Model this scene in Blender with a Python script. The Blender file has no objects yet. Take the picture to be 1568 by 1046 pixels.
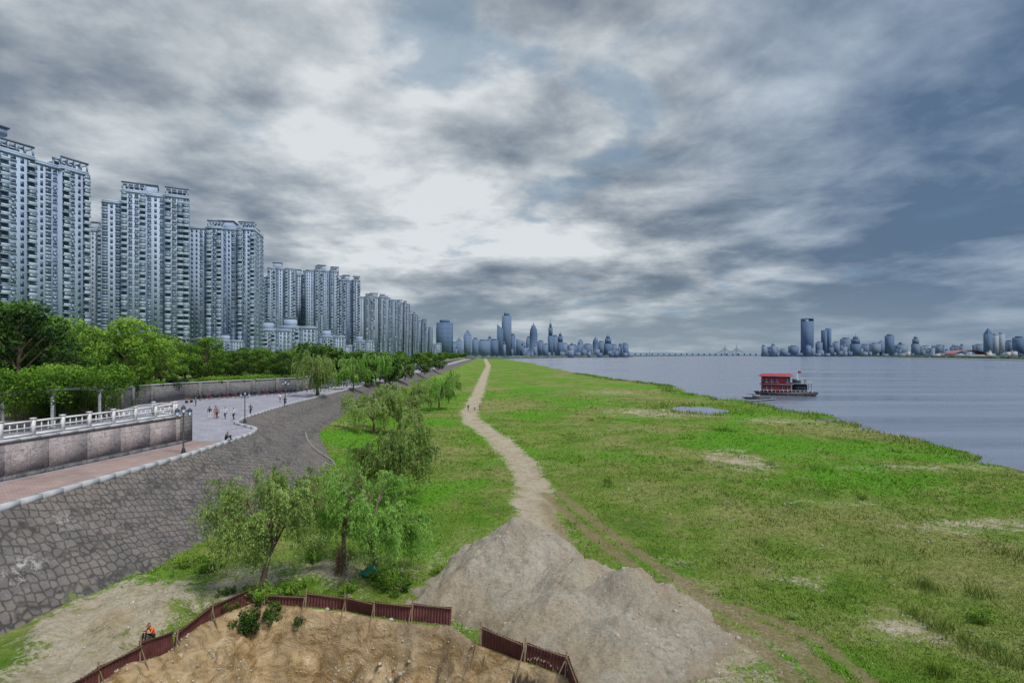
import bpy, math, random
import numpy as np
from mathutils import Vector, Matrix
R = math.radians
random.seed(7); rng = np.random.default_rng(7)
scene = bpy.context.scene
H = 14.5; FPX = 871.0; CX = 784.0; HY = 543.0
def G(px, py, z=0.4):
    d = FPX*(H-z)/(py-HY); return ((px-CX)/FPX*d, d)

# ------------------------------------------------------------------ helpers
def link(o):
    scene.collection.objects.link(o); return o
def mk_mesh(name, V, F, mats, midx=None, attrs=None, smooth=False):
    V = np.asarray(V, dtype=np.float32); F = np.asarray(F, dtype=np.int32)
    m = bpy.data.meshes.new(name)
    n, k = F.shape
    m.vertices.add(len(V)); m.vertices.foreach_set('co', V.ravel())
    m.loops.add(n*k); m.loops.foreach_set('vertex_index', F.ravel())
    m.polygons.add(n)
    m.polygons.foreach_set('loop_start', np.arange(0, n*k, k, dtype=np.int32))
    m.polygons.foreach_set('loop_total', np.full(n, k, dtype=np.int32))
    for mt in mats: m.materials.append(mt)
    if midx is not None: m.polygons.foreach_set('material_index', np.asarray(midx, dtype=np.int32))
    if smooth: m.polygons.foreach_set('use_smooth', np.ones(n, dtype=bool))
    if attrs:
        for an, av in attrs.items():
            a = m.attributes.new(an, 'FLOAT', 'POINT'); a.data.foreach_set('value', np.asarray(av, dtype=np.float32))
    m.update(calc_edges=True); m.validate()
    return m
class MB:
    def __init__(s): s.v=[]; s.f=[]; s.m=[]
    def quad(s,a,b,c,d,m=0):
        i=len(s.v); s.v += [a,b,c,d]; s.f.append((i,i+1,i+2,i+3)); s.m.append(m)
    def obox(s,o,u,n,a0,a1,z0,z1,d0,d1,m=0):
        i=len(s.v)
        for z in (z0,z1):
            for a,d in ((a0,d0),(a1,d0),(a1,d1),(a0,d1)):
                s.v.append((o[0]+u[0]*a+n[0]*d, o[1]+u[1]*a+n[1]*d, z))
        s.f += [(i+3,i+2,i+1,i),(i+4,i+5,i+6,i+7),(i,i+1,i+5,i+4),(i+1,i+2,i+6,i+5),(i+2,i+3,i+7,i+6),(i+3,i,i+4,i+7)]
        s.m += [m]*6
    def box(s,x0,x1,y0,y1,z0,z1,m=0): s.obox((0,0),(1,0),(0,1),x0,x1,z0,z1,y0,y1,m)
    def tube(s,pts,rad,k=6,m=0,cap=True):
        pts=[Vector(p) for p in pts]; base=len(s.v); L=len(pts)
        for j,p in enumerate(pts):
            t=(pts[min(j+1,L-1)]-pts[max(j-1,0)]).normalized()
            a=t.orthogonal().normalized() if abs(t.z)<0.99 else Vector((1,0,0)); 
            if abs(t.z)>=0.5: a=(Vector((1,0,0))-t*t.x).normalized()
            b=t.cross(a)
            for q in range(k):
                an=2*math.pi*q/k; s.v.append(tuple(p+(a*math.cos(an)+b*math.sin(an))*rad[j]))
        for j in range(L-1):
            for q in range(k):
                s.f.append((base+j*k+q,base+j*k+(q+1)%k,base+(j+1)*k+(q+1)%k,base+(j+1)*k+q)); s.m.append(m)
        if cap:
            for j in (0,L-1):
                c=len(s.v); s.v.append(tuple(pts[j]))
                for q in range(0,k,2):
                    s.f.append((base+j*k+q,base+j*k+(q+1)%k,base+j*k+(q+2)%k,c)); s.m.append(m)
    def mesh(s,name,mats,smooth=False): return mk_mesh(name,s.v,s.f,mats,s.m,smooth=smooth)
    def obj(s,name,mats,loc=(0,0,0),rz=0,smooth=False):
        o=link(bpy.data.objects.new(name,s.mesh(name,mats,smooth))); o.location=loc; o.rotation_euler[2]=rz; return o
def place(name,mesh,loc,rz=0,sc=1.0):
    o=link(bpy.data.objects.new(name,mesh)); o.location=loc; o.rotation_euler[2]=rz
    o.scale=(sc,sc,sc) if not isinstance(sc,tuple) else sc; return o
def hsh(i,j,s): 
    v=np.sin(i*127.1+j*311.7+s*74.7)*43758.5453; return v-np.floor(v)
def vn(x,y,s=0):
    i=np.floor(x); j=np.floor(y); fx=x-i; fy=y-j; fx=fx*fx*(3-2*fx); fy=fy*fy*(3-2*fy)
    return (hsh(i,j,s)*(1-fx)+hsh(i+1,j,s)*fx)*(1-fy)+(hsh(i,j+1,s)*(1-fx)+hsh(i+1,j+1,s)*fx)*fy
def fbm(x,y,s=0,o=4):
    r=0;a=.5;t=0
    for k in range(o): r=r+a*vn(x*2**k,y*2**k,s+k*3); t+=a; a*=.5
    return r/t
def sst(a,b,x):
    t=np.clip((x-a)/(b-a),0,1); return t*t*(3-2*t)

# ------------------------------------------------------------------ materials
class NT:
    def __init__(s,nt): s.t=nt; s.n=nt.nodes; s.l=nt.links
    def new(s,ty,**kw):
        n=s.n.new(ty)
        for k,v in kw.items(): setattr(n,k,v)
        return n
    def set(s,sock,v):
        if isinstance(v,bpy.types.NodeSocket): s.l.new(v,sock)
        elif isinstance(v,(tuple,list)) and len(v)==3 and sock.type=='RGBA': sock.default_value=(*v,1)
        else: sock.default_value=v
    def math(s,op,a,b=0,c=0,clamp=False):
        n=s.new('ShaderNodeMath',operation=op,use_clamp=clamp)
        for i,v in enumerate((a,b,c)): s.set(n.inputs[i],v)
        return n.outputs[0]
    def mix(s,f,a,b,bt='MIX'):
        n=s.new('ShaderNodeMix',data_type='RGBA',blend_type=bt)
        s.set(n.inputs[0],f); s.set(n.inputs[6],a); s.set(n.inputs[7],b); return n.outputs[2]
    def noise(s,vec,sc,det=4,ro=.55,dist=0):
        n=s.new('ShaderNodeTexNoise'); s.l.new(vec,n.inputs['Vector'])
        n.inputs['Scale'].default_value=sc; n.inputs['Detail'].default_value=det; n.inputs['Roughness'].default_value=ro; n.inputs['Distortion'].default_value=dist
        return n.outputs['Fac']
    def ramp(s,f,stops):
        n=s.new('ShaderNodeValToRGB'); e=n.color_ramp.elements
        while len(e)<len(stops): e.new(.5)
        for k,(p,c) in enumerate(stops): e[k].position=p; e[k].color=(*c,1)
        s.l.new(f,n.inputs[0]); return n.outputs[0]
    def mr(s,f,a,b,c=0,d=1,smooth=True):
        n=s.new('ShaderNodeMapRange',interpolation_type='SMOOTHSTEP' if smooth else 'LINEAR')
        s.l.new(f,n.inputs[0])
        for i,v in enumerate((a,b,c,d)): n.inputs[i+1].default_value=v
        return n.outputs[0]
    def mapping(s,vec,scale=(1,1,1),rot=(0,0,0)):
        n=s.new('ShaderNodeMapping'); s.l.new(vec,n.inputs[0]); n.inputs['Scale'].default_value=scale; n.inputs['Rotation'].default_value=rot; return n.outputs[0]
    def bump(s,h,st=.3,dist=.1):
        n=s.new('ShaderNodeBump'); n.inputs['Strength'].default_value=st; n.inputs['Distance'].default_value=dist; s.l.new(h,n.inputs['Height']); return n.outputs[0]
def newmat(name):
    m=bpy.data.materials.new(name); m.use_nodes=True; t=NT(m.node_tree); b=t.n['Principled BSDF']; return m,t,b
def simple(name,col,rough=.7,var=.15,sc=3.0,metal=0,spec=.3,bump=0):
    m,t,b=newmat(name); pos=t.new('ShaderNodeNewGeometry').outputs['Position']
    n=t.noise(pos,sc,5)
    lo=tuple(c*(1-var) for c in col); hi=tuple(min(1,c*(1+var)) for c in col)
    t.l.new(t.ramp(n,[(.3,lo),(.7,hi)]),b.inputs['Base Color'])
    b.inputs['Roughness'].default_value=rough; b.inputs['Metallic'].default_value=metal; b.inputs['Specular IOR Level'].default_value=spec
    if bump: t.l.new(t.bump(n,bump,.05),b.inputs['Normal'])
    return m
# grass colour shared by the ground and the blades
def grasscol(t,pos):
    a=t.noise(pos,.035,4,.6,.6); b_=t.noise(pos,.16,6,.68,.5); c=t.noise(pos,2.4,4,.7)
    g=t.ramp(b_,[(.3,(.075,.16,.018)),(.47,(.13,.215,.03)),(.58,(.20,.25,.065)),(.7,(.27,.27,.12))])
    y=t.ramp(c,[(.3,(.21,.205,.075)),(.7,(.31,.285,.13))])
    lush=t.ramp(c,[(.3,(.065,.21,.010)),(.7,(.12,.31,.02))])
    g=t.mix(t.math('MULTIPLY',t.mr(a,.49,.60),.9),g,lush)
    g=t.mix(t.math('MULTIPLY',t.mr(a,.49,.37),.6),g,y)
    dk=t.ramp(c,[(.25,(.55,.55,.55)),(.75,(1.28,1.28,1.28))])
    return t.mix(.75,g,dk,'MULTIPLY'),b_,c
mat_ground,t,b=newmat('ground')
pos=t.new('ShaderNodeNewGeometry').outputs['Position']
g,nb,nc=grasscol(t,pos)
def at(t,n): 
    a=t.new('ShaderNodeAttribute'); a.attribute_name=n; return a.outputs['Fac']
n1=t.noise(pos,.45,7,.75,.5); n2=t.noise(pos,4.5,5,.7)
nn=t.math('ADD',t.math('MULTIPLY',t.math('SUBTRACT',n1,.5),1.9),t.math('MULTIPLY',t.math('SUBTRACT',n2,.5),1.2))
dm=t.mr(t.math('ADD',at(t,'dirt'),nn),.38,.72)
dcol=t.ramp(n2,[(.25,(.31,.26,.19)),(.5,(.44,.385,.30)),(.75,(.56,.51,.42))])
dcol=t.mix(t.mr(n1,.42,.58),t.mix(.5,dcol,(.30,.22,.135)),dcol)
c=t.mix(t.math('MULTIPLY',dm,.93),g,dcol)
bm_=t.mr(t.math('ADD',at(t,'brown'),nn),.36,.72)
bcol=t.ramp(n2,[(.25,(.15,.115,.06)),(.6,(.25,.20,.115)),(.8,(.35,.29,.19))])
c=t.mix(t.math('MULTIPLY',bm_,.8),c,bcol)
n3=t.noise(t.mapping(pos,(1,1,1.5)),.95,9,.72,.9); n6=t.noise(pos,.33,4,.6)
pcol=t.ramp(n3,[(.28,(.13,.085,.04)),(.41,(.29,.195,.095)),(.53,(.46,.335,.19)),(.70,(.62,.50,.34))])
pcol=t.mix(t.mr(n6,.46,.66,.0,.8),pcol,t.ramp(n2,[(.3,(.18,.14,.09)),(.7,(.36,.29,.20))]))
c=t.mix(t.mr(t.math('ADD',at(t,'pit'),t.math('MULTIPLY',nn,.25)),.4,.6),c,pcol)
wet=t.mr(at(t,'wet'),.2,.8)
c=t.mix(wet,c,(.10,.085,.06))
t.l.new(c,b.inputs['Base Color']); b.inputs['Roughness'].default_value=.95; b.inputs['Specular IOR Level'].default_value=.1
hh=t.math('ADD',t.math('MULTIPLY',n3,1.2),t.math('MULTIPLY',n2,.6)); t.l.new(t.bump(hh,.9,.25),b.inputs['Normal'])

mat_blade,t,b=newmat('grass_blades'); pos=t.new('ShaderNodeNewGeometry').outputs['Position']
g,_,_=grasscol(t,pos); ti=at(t,'tint')
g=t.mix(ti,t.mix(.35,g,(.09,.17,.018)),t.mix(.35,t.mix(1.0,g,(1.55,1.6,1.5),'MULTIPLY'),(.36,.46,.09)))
t.l.new(g,b.inputs['Base Color']); b.inputs['Roughness'].default_value=.7; b.inputs['Specular IOR Level'].default_value=.15

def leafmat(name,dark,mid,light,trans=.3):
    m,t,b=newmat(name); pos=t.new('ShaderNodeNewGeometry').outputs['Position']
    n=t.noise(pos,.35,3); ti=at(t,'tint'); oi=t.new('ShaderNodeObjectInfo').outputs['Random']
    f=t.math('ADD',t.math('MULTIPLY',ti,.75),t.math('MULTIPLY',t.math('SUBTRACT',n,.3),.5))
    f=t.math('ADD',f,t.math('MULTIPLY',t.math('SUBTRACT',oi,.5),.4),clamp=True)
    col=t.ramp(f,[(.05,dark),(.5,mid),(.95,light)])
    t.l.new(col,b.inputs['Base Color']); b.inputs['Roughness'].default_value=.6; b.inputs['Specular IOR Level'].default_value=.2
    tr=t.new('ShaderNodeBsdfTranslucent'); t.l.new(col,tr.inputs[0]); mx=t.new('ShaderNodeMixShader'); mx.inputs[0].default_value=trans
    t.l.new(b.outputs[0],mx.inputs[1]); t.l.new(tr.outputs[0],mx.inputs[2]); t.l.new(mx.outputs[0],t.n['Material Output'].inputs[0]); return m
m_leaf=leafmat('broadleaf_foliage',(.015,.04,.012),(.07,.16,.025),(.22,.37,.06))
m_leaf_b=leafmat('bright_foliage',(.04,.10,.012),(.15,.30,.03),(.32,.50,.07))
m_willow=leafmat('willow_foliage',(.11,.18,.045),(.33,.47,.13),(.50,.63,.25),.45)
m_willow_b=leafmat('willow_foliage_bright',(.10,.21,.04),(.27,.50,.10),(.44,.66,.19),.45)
m_redleaf=leafmat('red_brown_foliage',(.14,.08,.06),(.32,.18,.14),(.42,.28,.20))
m_bark=simple('bark',(.15,.115,.085),.9,.35,6,bump=.5)
m_conc=simple('pale_concrete',(.42,.43,.46),.8,.2,1.5)
m_white=simple('white_paint',(.70,.71,.74),.5,.12,2)
m_dark=simple('dark_metal',(.035,.037,.045),.5,.2,5)

mat_emb,t,b=newmat('stone_paved_embankment')
geo=t.new('ShaderNodeNewGeometry').outputs['Position']
wp=t.new('ShaderNodeVectorMath',operation='ADD'); t.l.new(geo,wp.inputs[0]); wn=t.new('ShaderNodeTexNoise'); t.l.new(geo,wn.inputs[0]); wn.inputs['Scale'].default_value=1.3
ws_=t.new('ShaderNodeVectorMath',operation='SCALE'); t.l.new(wn.outputs['Color'],ws_.inputs[0]); ws_.inputs['Scale'].default_value=.22; t.l.new(ws_.outputs[0],wp.inputs[1])
mp=t.mapping(wp.outputs[0],(2.35,2.1,.6),(0,0,.35))
v=t.new('ShaderNodeTexVoronoi',feature='DISTANCE_TO_EDGE'); t.l.new(mp,v.inputs['Vector']); v.inputs['Scale'].default_value=1.0; v.inputs['Randomness'].default_value=.5
v2=t.new('ShaderNodeTexVoronoi',feature='F1'); t.l.new(mp,v2.inputs['Vector']); v2.inputs['Scale'].default_value=1.0; v2.inputs['Randomness'].default_value=.5
sm=t.noise(geo,7,4,.7); e=t.mr(t.math('ADD',v.outputs['Distance'],t.math('MULTIPLY',t.math('SUBTRACT',sm,.5),.14)),.0,.15)
big=t.noise(geo,.16,6,.7,.5); mid=t.noise(geo,.9,6,.75)
stone=t.ramp(sm,[(.3,(.115,.107,.105)),(.7,(.19,.176,.172))])
sep=t.new('ShaderNodeSeparateColor'); t.l.new(v2.outputs['Color'],sep.inputs[0])
stone=t.mix(.4,stone,t.ramp(sep.outputs[0],[(.0,(.095,.09,.09)),(1,(.205,.19,.185))]))
stone=t.mix(t.math('MULTIPLY',t.mr(big,.45,.65),.6),stone,(.21,.182,.16))
stone=t.mix(.85,stone,t.ramp(mid,[(.3,(.66,.66,.68)),(.7,(1.28,1.25,1.23))]),'MULTIPLY')
col=t.mix(e,t.mix(t.mr(mid,.4,.6),(.055,.052,.051),(.10,.093,.088)),stone)
sp=t.noise(geo,1.6,8,.85); 
stn=t.math('MULTIPLY',t.mr(sp,.50,.58),at(t,'stain'))
col=t.mix(t.math('MULTIPLY',stn,.85),col,(.6,.6,.59))
gr=t.mr(t.math('ADD',at(t,'foot'),t.math('MULTIPLY',t.math('SUBTRACT',mid,.5),1.3)),.92,1.08)
col=t.mix(gr,col,(.13,.17,.045))
t.l.new(col,b.inputs['Base Color']); b.inputs['Roughness'].default_value=.85; b.inputs['Specular IOR Level'].default_value=.25
t.l.new(t.bump(t.math('ADD',e,t.math('MULTIPLY',sm,.6)),.6,.08),b.inputs['Normal'])

def paving(name,c1,c2,sx,sy,mort=(.2,.2,.2)):
    m,t,b=newmat(name); pos=t.new('ShaderNodeNewGeometry').outputs['Position']
    br=t.new('ShaderNodeTexBrick'); t.l.new(pos,br.inputs[0]); br.inputs['Scale'].default_value=1; br.inputs['Brick Width'].default_value=sx; br.inputs['Row Height'].default_value=sy
    br.inputs['Mortar Size'].default_value=.02; br.inputs['Color1'].default_value=(*c1,1); br.inputs['Color2'].default_value=(*c2,1); br.inputs['Mortar'].default_value=(*mort,1)
    n=t.noise(pos,.6,7,.7); c=t.mix(.9,br.outputs[0],t.ramp(n,[(.3,(.62,.62,.62)),(.7,(1.15,1.15,1.15))]),'MULTIPLY')
    t.l.new(c,b.inputs['Base Color']); b.inputs['Roughness'].default_value=.75; return m
m_pave=paving('plaza_paving',(.355,.345,.41),(.31,.30,.37),.6,.6,(.23,.23,.26))
m_brick=paving('red_paving',(.40,.285,.255),(.35,.245,.225),.3,.15,(.24,.19,.18))
def wallmat(name,c1,c2,mort,w,h,bumpn=0):
    m,t,b=newmat(name); tc=t.new('ShaderNodeNewGeometry').outputs['Position']
    s=t.new('ShaderNodeSeparateXYZ'); t.l.new(tc,s.inputs[0]); cb=t.new('ShaderNodeCombineXYZ')
    t.l.new(t.math('ADD',s.outputs[0],s.outputs[1]),cb.inputs[0]); t.l.new(s.outputs[2],cb.inputs[1])
    br=t.new('ShaderNodeTexBrick'); t.l.new(cb.outputs[0],br.inputs[0]); br.inputs['Scale'].default_value=1; br.inputs['Brick Width'].default_value=w; br.inputs['Row Height'].default_value=h; br.inputs['Mortar Size'].default_value=.025
    br.inputs['Color1'].default_value=(*c1,1); br.inputs['Color2'].default_value=(*c2,1); br.inputs['Mortar'].default_value=(*mort,1)
    n=t.noise(tc,2.2,7,.75,1.2)
    c=t.mix(.9,br.outputs[0],t.ramp(n,[(.35,(.55,.53,.53)),(.5,(1,1,1)),(.65,(1.25,1.22,1.2))]),'MULTIPLY')
    t.l.new(c,b.inputs['Base Color']); b.inputs['Roughness'].default_value=.8
    t.l.new(t.bump(n,.9,.2),b.inputs['Normal']); return m
m_relief=wallmat('carved_stone_wall',(.46,.41,.42),(.40,.36,.375),(.28,.26,.26),1.6,1.9)
m_stonewall=wallmat('grey_stone_wall',(.17,.17,.18),(.23,.23,.235),(.09,.09,.09),.8,.4)

m_sand,t,b=newmat('sand_pile_material'); pos=t.new('ShaderNodeNewGeometry').outputs['Position']
n1=t.noise(pos,.5,7,.62,.6); n2=t.noise(pos,6,6,.8); n4=t.noise(t.mapping(pos,(2.2,2.2,.6)),.8,7,.7); n5=t.noise(pos,.22,3)
c=t.ramp(n1,[(.3,(.36,.315,.25)),(.48,(.455,.41,.335)),(.7,(.55,.51,.43))])
c=t.mix(t.mr(n5,.45,.62),c,t.mix(.45,c,(.44,.34,.22)))
c=t.mix(.9,c,t.ramp(n2,[(.3,(.6,.59,.57)),(.6,(1.1,1.1,1.1)),(.75,(1.28,1.28,1.28))]),'MULTIPLY')
c=t.mix(t.mr(n4,.54,.68),c,t.mix(.6,c,(.23,.18,.125)))
zz_=t.new('ShaderNodeSeparateXYZ'); t.l.new(pos,zz_.inputs[0])
c=t.mix(t.math('MULTIPLY',t.mr(t.math('ADD',zz_.outputs[2],t.math('MULTIPLY',n1,1.6)),1.9,.9),.6),c,(.30,.235,.16))
t.l.new(c,b.inputs['Base Color']); b.inputs['Roughness'].default_value=.95; b.inputs['Specular IOR Level'].default_value=.1
t.l.new(t.bump(t.math('ADD',n2,t.math('MULTIPLY',n4,1.0)),1.0,.2),b.inputs['Normal'])
m_stone=simple('loose_stone',(.40,.36,.29),.9,.3,3)

m_water,t,b=newmat('river_water'); pos=t.new('ShaderNodeNewGeometry').outputs['Position']
w1=t.noise(t.mapping(pos,(.25,.9,1),(0,0,.3)),1.0,6,.65); w2=t.noise(t.mapping(pos,(.006,.045,1),(0,0,.1)),1.0,5,.6)
t.l.new(t.mix(w2,(.12,.15,.215),(.24,.27,.345)),b.inputs['Base Color'])
t.l.new(t.mr(w2,.35,.65,.10,.40),b.inputs['Roughness'])
t.l.new(t.bump(t.math('ADD',w1,w2),.6,.35),b.inputs['Normal'])
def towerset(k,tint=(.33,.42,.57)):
    hz=(.25,.335,.47)  # distance haze tone, painted into the base colours of the farther towers
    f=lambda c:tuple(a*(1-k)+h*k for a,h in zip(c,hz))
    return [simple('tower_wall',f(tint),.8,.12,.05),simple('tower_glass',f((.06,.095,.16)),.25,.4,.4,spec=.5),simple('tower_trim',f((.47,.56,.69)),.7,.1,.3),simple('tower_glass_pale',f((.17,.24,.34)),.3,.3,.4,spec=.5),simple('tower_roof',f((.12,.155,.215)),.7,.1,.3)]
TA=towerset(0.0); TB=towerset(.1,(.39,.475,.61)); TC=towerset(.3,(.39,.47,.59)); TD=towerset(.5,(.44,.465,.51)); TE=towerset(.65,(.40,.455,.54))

# ------------------------------------------------------------------ terrain
yo=[-50,32,49,63,67,72,79,99,156,333,1000,3000]; xo_=[-29.6,-29.1,-28.2,-28.8,-30,-35.0,-37.1,-39.3,-42,-47,-76,-165]
yf=[-50,28,37,46,60,70,80,88,130,192,1000,3000]; xf_=[-26.5,-25.8,-23.2,-22.6,-21.8,-22.3,-26.5,-30,-35.5,-37,-70,-160]; zf_=[.8,.8,.8,.8,.8,1,1.8,2.4,2.9,3,3,3]
yi=[-50,39.9,56,57.6,58.2,60,100,111,134,200,400,1000,3000]; xi_=[-50.3,-35.9,-33.3,-33.2,-50,-52,-66,-64,-51,-52,-57,-88,-182]
XO=lambda y:np.interp(y,yo,xo_); XF=lambda y:np.interp(y,yf,xf_); ZF=lambda y:np.interp(y,yf,zf_); XI=lambda y:np.interp(y,yi,xi_)
shore=[(1568,708),(1480,686),(1395,662),(1300,642),(1240,629),(1160,616),(1100,608),(1050,600),(1040,592),(950,581),(870,568),(815,556),(772,550)]
shp=[G(a,b_,0) for a,b_ in shore]; ys=[0,50]+[p[1] for p in shp]+[3000,6000]; xs=[58,64]+[p[0] for p in shp]+[-120,-250]
XS=lambda y:np.interp(y,ys,xs)
PIT=[(-20,12),(-18.6,20),(-17.6,24.2),(-16.4,27.6),(-15.9,30.0),(-14.6,32.2),(-9.1,31.2),(-7.4,30.5),(-3.2,29.4),(-1.4,27.4),(2.4,24.8),(3.2,20),(3.2,12)]
def polydist(x,y,P,closed=False):
    d=np.full(x.shape,1e9); n=len(P)
    for i in range(n if closed else n-1):
        ax,ay=P[i]; bx,by=P[(i+1)%n]; ux,uy=bx-ax,by-ay; tt=np.clip(((x-ax)*ux+(y-ay)*uy)/(ux*ux+uy*uy),0,1)
        d=np.minimum(d,np.hypot(x-ax-ux*tt,y-ay-uy*tt))
    return d
def inside(x,y,P):
    r=np.zeros(x.shape,bool); n=len(P)
    for i in range(n):
        ax,ay=P[i]; bx,by=P[(i+1)%n]
        c=((ay>y)!=(by>y))&(x<(bx-ax)*(y-ay)/((by-ay) if by!=ay else 1e-9)+ax); r^=c
    return r
def ZT(x,y):
    x=np.asarray(x,float); y=np.asarray(y,float)
    xo,xf,zf,xi,xs_=XO(y),XF(y),ZF(y),XI(y),XS(y)
    z=.4+(zf-.4)*(1-sst(0,14,x-xf))+.22*(fbm(x/9,y/9,1)-.5)*1.6+.12*(fbm(x/1.3,y/1.3,5)-.5)*np.exp(-y/150)
    rg=np.exp(-(((x+20)/4)**2+((y-29)/6)**2)); z=z+rg*(1.6*(fbm((x+y*.5)/1.5,(y-x*.5)/4,71,5)-.45)+.4*(fbm(x*1.5,y*1.5,75)-.5))
    tt=np.clip((x-xo)/np.maximum(xf-xo,.1),0,1)
    z=np.where(x<xf,5.7+(zf-5.7)*tt-.35,z)
    z=np.where(x<xo,5.5,z)
    z=np.where(x<xi,5.5+2.75*np.clip((xi-.12-x)/.25,0,1),z)
    z=np.where((y>1500)&(x<xf),3,z)
    s=x-xs_-(fbm(x/7,y/7,9)-.5)*np.clip(y/9,4,20)
    z=z-sst(-10,3,s)*.75-sst(2,20,s)*2.5
    z=z-.95*np.exp(-(((x-48.5+5*(fbm(x/4,y/4,12)-.5))/6.8)**2+((y-148+12*(fbm(x/3,y/5,14)-.5))/11)**2)**1.5)
    ins=inside(x,y,PIT); d=polydist(x,y,PIT)
    st=np.interp(x,[-17,-13,-10,3],[.5,.8,2.1,2.1])
    g=fbm(x*.5,y*.5,21,5); rid=1-np.abs(fbm(x*.75+y*.2,y*.6,27,5)*2-1)
    z=np.where(ins,z-np.clip((d-.3)*st*(1.0+1.5*(g-.5))+(rid-.8)*1.9*np.clip(d*.7,0,1)+.6*(fbm(x*1.9,y*1.9,33)-.5),-.15,6.5)*np.clip((d-.1)/.3,0,1),z)
    z=z+.7*np.exp(-(((x+10.5)/3.5)**2+((y-36)/3)**2))*(1.4*fbm(x,y,31))
    return z
def grow(a,b,s0,k):
    r=[a]; s=s0
    while r[-1]<b: r.append(r[-1]+s); s*=k
    return r
xsv=np.array(sorted(set([-v for v in grow(72,16000,1.2,1.12)]+list(np.arange(-70,-34,.45))+list(np.arange(-34,20,.15))+grow(20,100,.25,1.012)+grow(101,16000,1.5,1.12))))
ysv=np.array(list(np.arange(8,20,.5))+list(np.arange(20,40,.13))+grow(40,20000,.17,1.014))
X,Y=np.meshgrid(xsv,ysv); Z=ZT(X,Y)
nx,ny=len(xsv),len(ysv)
path=[G(*p) for p in [(832,830),(825,800),(817,745),(795,703),(762,672),(727,648),(718,632),(733,600),(742,575),(748,560)]]+[(-95,2000)]
dirt=np.zeros_like(X)
pd=polydist(X,Y,path); pw=1.8+1.3*(fbm(X/6,Y/6,77)-.5)+Y*.002
dirt=np.maximum(dirt,np.clip(1.35-.85*pd/pw,0,1.15))
blobs=[(1000,632,70,8,.6),(930,601,50,5,.5),(1125,705,45,14,.66),(1400,715,140,7,.48),(1500,805,110,14,.6),(1230,888,40,20,.55),(1390,958,80,24,.6),(1200,645,90,6,.5),(1320,655,60,5,.45),(905,600,35,4,.4),(1100,690,80,6,.4),(1550,835,60,10,.45),(1300,770,120,9,.42),(1050,860,80,10,.42),(1340,930,40,10,.45),(950,660,90,5,.38)]
for px,py,rx,ry,a in blobs:
    x0,y0=G(px,py); sx=rx/FPX*y0; sy=abs(G(px,py-ry)[1]-G(px,py+ry)[1])/2
    dirt=np.maximum(dirt,a*np.exp(-.5*(((X-x0)/sx)**2+((Y-y0)/sy)**2)))
for x0,y0,sx,sy,a in [(-21,30.5,3.8,4.5,1.0),(-19.5,25,3,6,.9),(-16,34.5,3,3,.75),(-11.5,36.5,2.8,2.2,.8),(-9,34,3,1.6,.5),(9.5,27,4,3.5,.85),(0,37,6,5,.7),(5,31,7,6,.8),(-5.5,33.5,2,2,.45),(3,44,2.5,5,.55)]:
    dirt=np.maximum(dirt,a*np.exp(-.7*(((X-x0)/sx)**2+((Y-y0)/sy)**2)))
brown=np.zeros_like(X)
trk=[G(*p) for p in [(845,755),(900,800),(990,870),(1080,930),(1200,1000),(1260,1060)]]
for off in (-.8,.8): brown=np.maximum(brown,np.clip(1.0-polydist(X-off,Y,trk)*.85,0,1))
trk2=[G(*p) for p in [(1040,925),(1120,930),(1230,975),(1330,1060)]]
for off in (-.7,.7): brown=np.maximum(brown,np.clip(.9-polydist(X-off,Y,trk2)*.95,0,1))
trk3=[G(*p) for p in [(835,770),(870,840),(950,900)]]
brown=np.maximum(brown,np.clip(.7-polydist(X,Y,trk3)*.35,0,1))
for px,py,rx,ry,a in [(860,720,50,90,.36),(1040,800,160,25,.42),(900,690,60,20,.4),(1100,870,140,20,.43),(760,740,25,60,.43),(1300,760,200,14,.36),(1420,870,60,20,.36),(1000,700,150,10,.38),(1350,690,200,9,.36),(700,690,30,30,.4),(860,600,60,10,.38),(1150,760,150,10,.36),(560,760,40,20,.4),(1200,950,80,30,.4),(680,780,30,40,.34),(1000,660,100,8,.34)]:
    x0,y0=G(px,py); sx=rx/FPX*y0; sy=abs(G(px,py-ry)[1]-G(px,py+ry)[1])/2
    brown=np.maximum(brown,a*np.exp(-.6*(((X-x0)/sx)**2+((Y-y0)/sy)**2)))
ins=inside(X,Y,PIT); pdp=polydist(X,Y,PIT); pit=np.where(ins,np.clip(.5+pdp*1.3,0,1),np.clip(.45-pdp*.5,0,1))
pit=np.maximum(pit,.5*np.exp(-((X+20.5)/3)**2-((Y-29)/4)**2)*(X>XF(Y)))
wetv=np.clip(1-(Z+.02)/.14,0,1)*(X>0)
idx=np.arange(nx*ny).reshape(ny,nx)
F=np.stack([idx[:-1,:-1],idx[:-1,1:],idx[1:,1:],idx[1:,:-1]],-1).reshape(-1,4)
gm=mk_mesh('ground',np.stack([X,Y,Z],-1).reshape(-1,3),F,[mat_ground],smooth=True,attrs={'dirt':dirt.ravel(),'brown':brown.ravel(),'pit':pit.ravel(),'wet':wetv.ravel()})
link(bpy.data.objects.new('ground',gm))
def zt(x,y): return float(ZT(np.array([x]),np.array([y]))[0])
def dirt_at(x,y):
    i=np.clip(np.searchsorted(xsv,x),0,nx-1); j=np.clip(np.searchsorted(ysv,y),0,ny-1); return np.maximum(dirt[j,i],pit[j,i]),Z[j,i],brown[j,i]
def sheet(name,P,z,mat):
    me=bpy.data.meshes.new(name); me.from_pydata([(a,b_,z) for a,b_ in P],[],[list(range(len(P)))]); me.materials.append(mat); link(bpy.data.objects.new(name,me))
sheet('river',[(25,-20),(16000,-20),(16000,19000),(-3000,19000),(-3000,2600),(-100,1750),(12,800),(30,300)],0,m_water)

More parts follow.
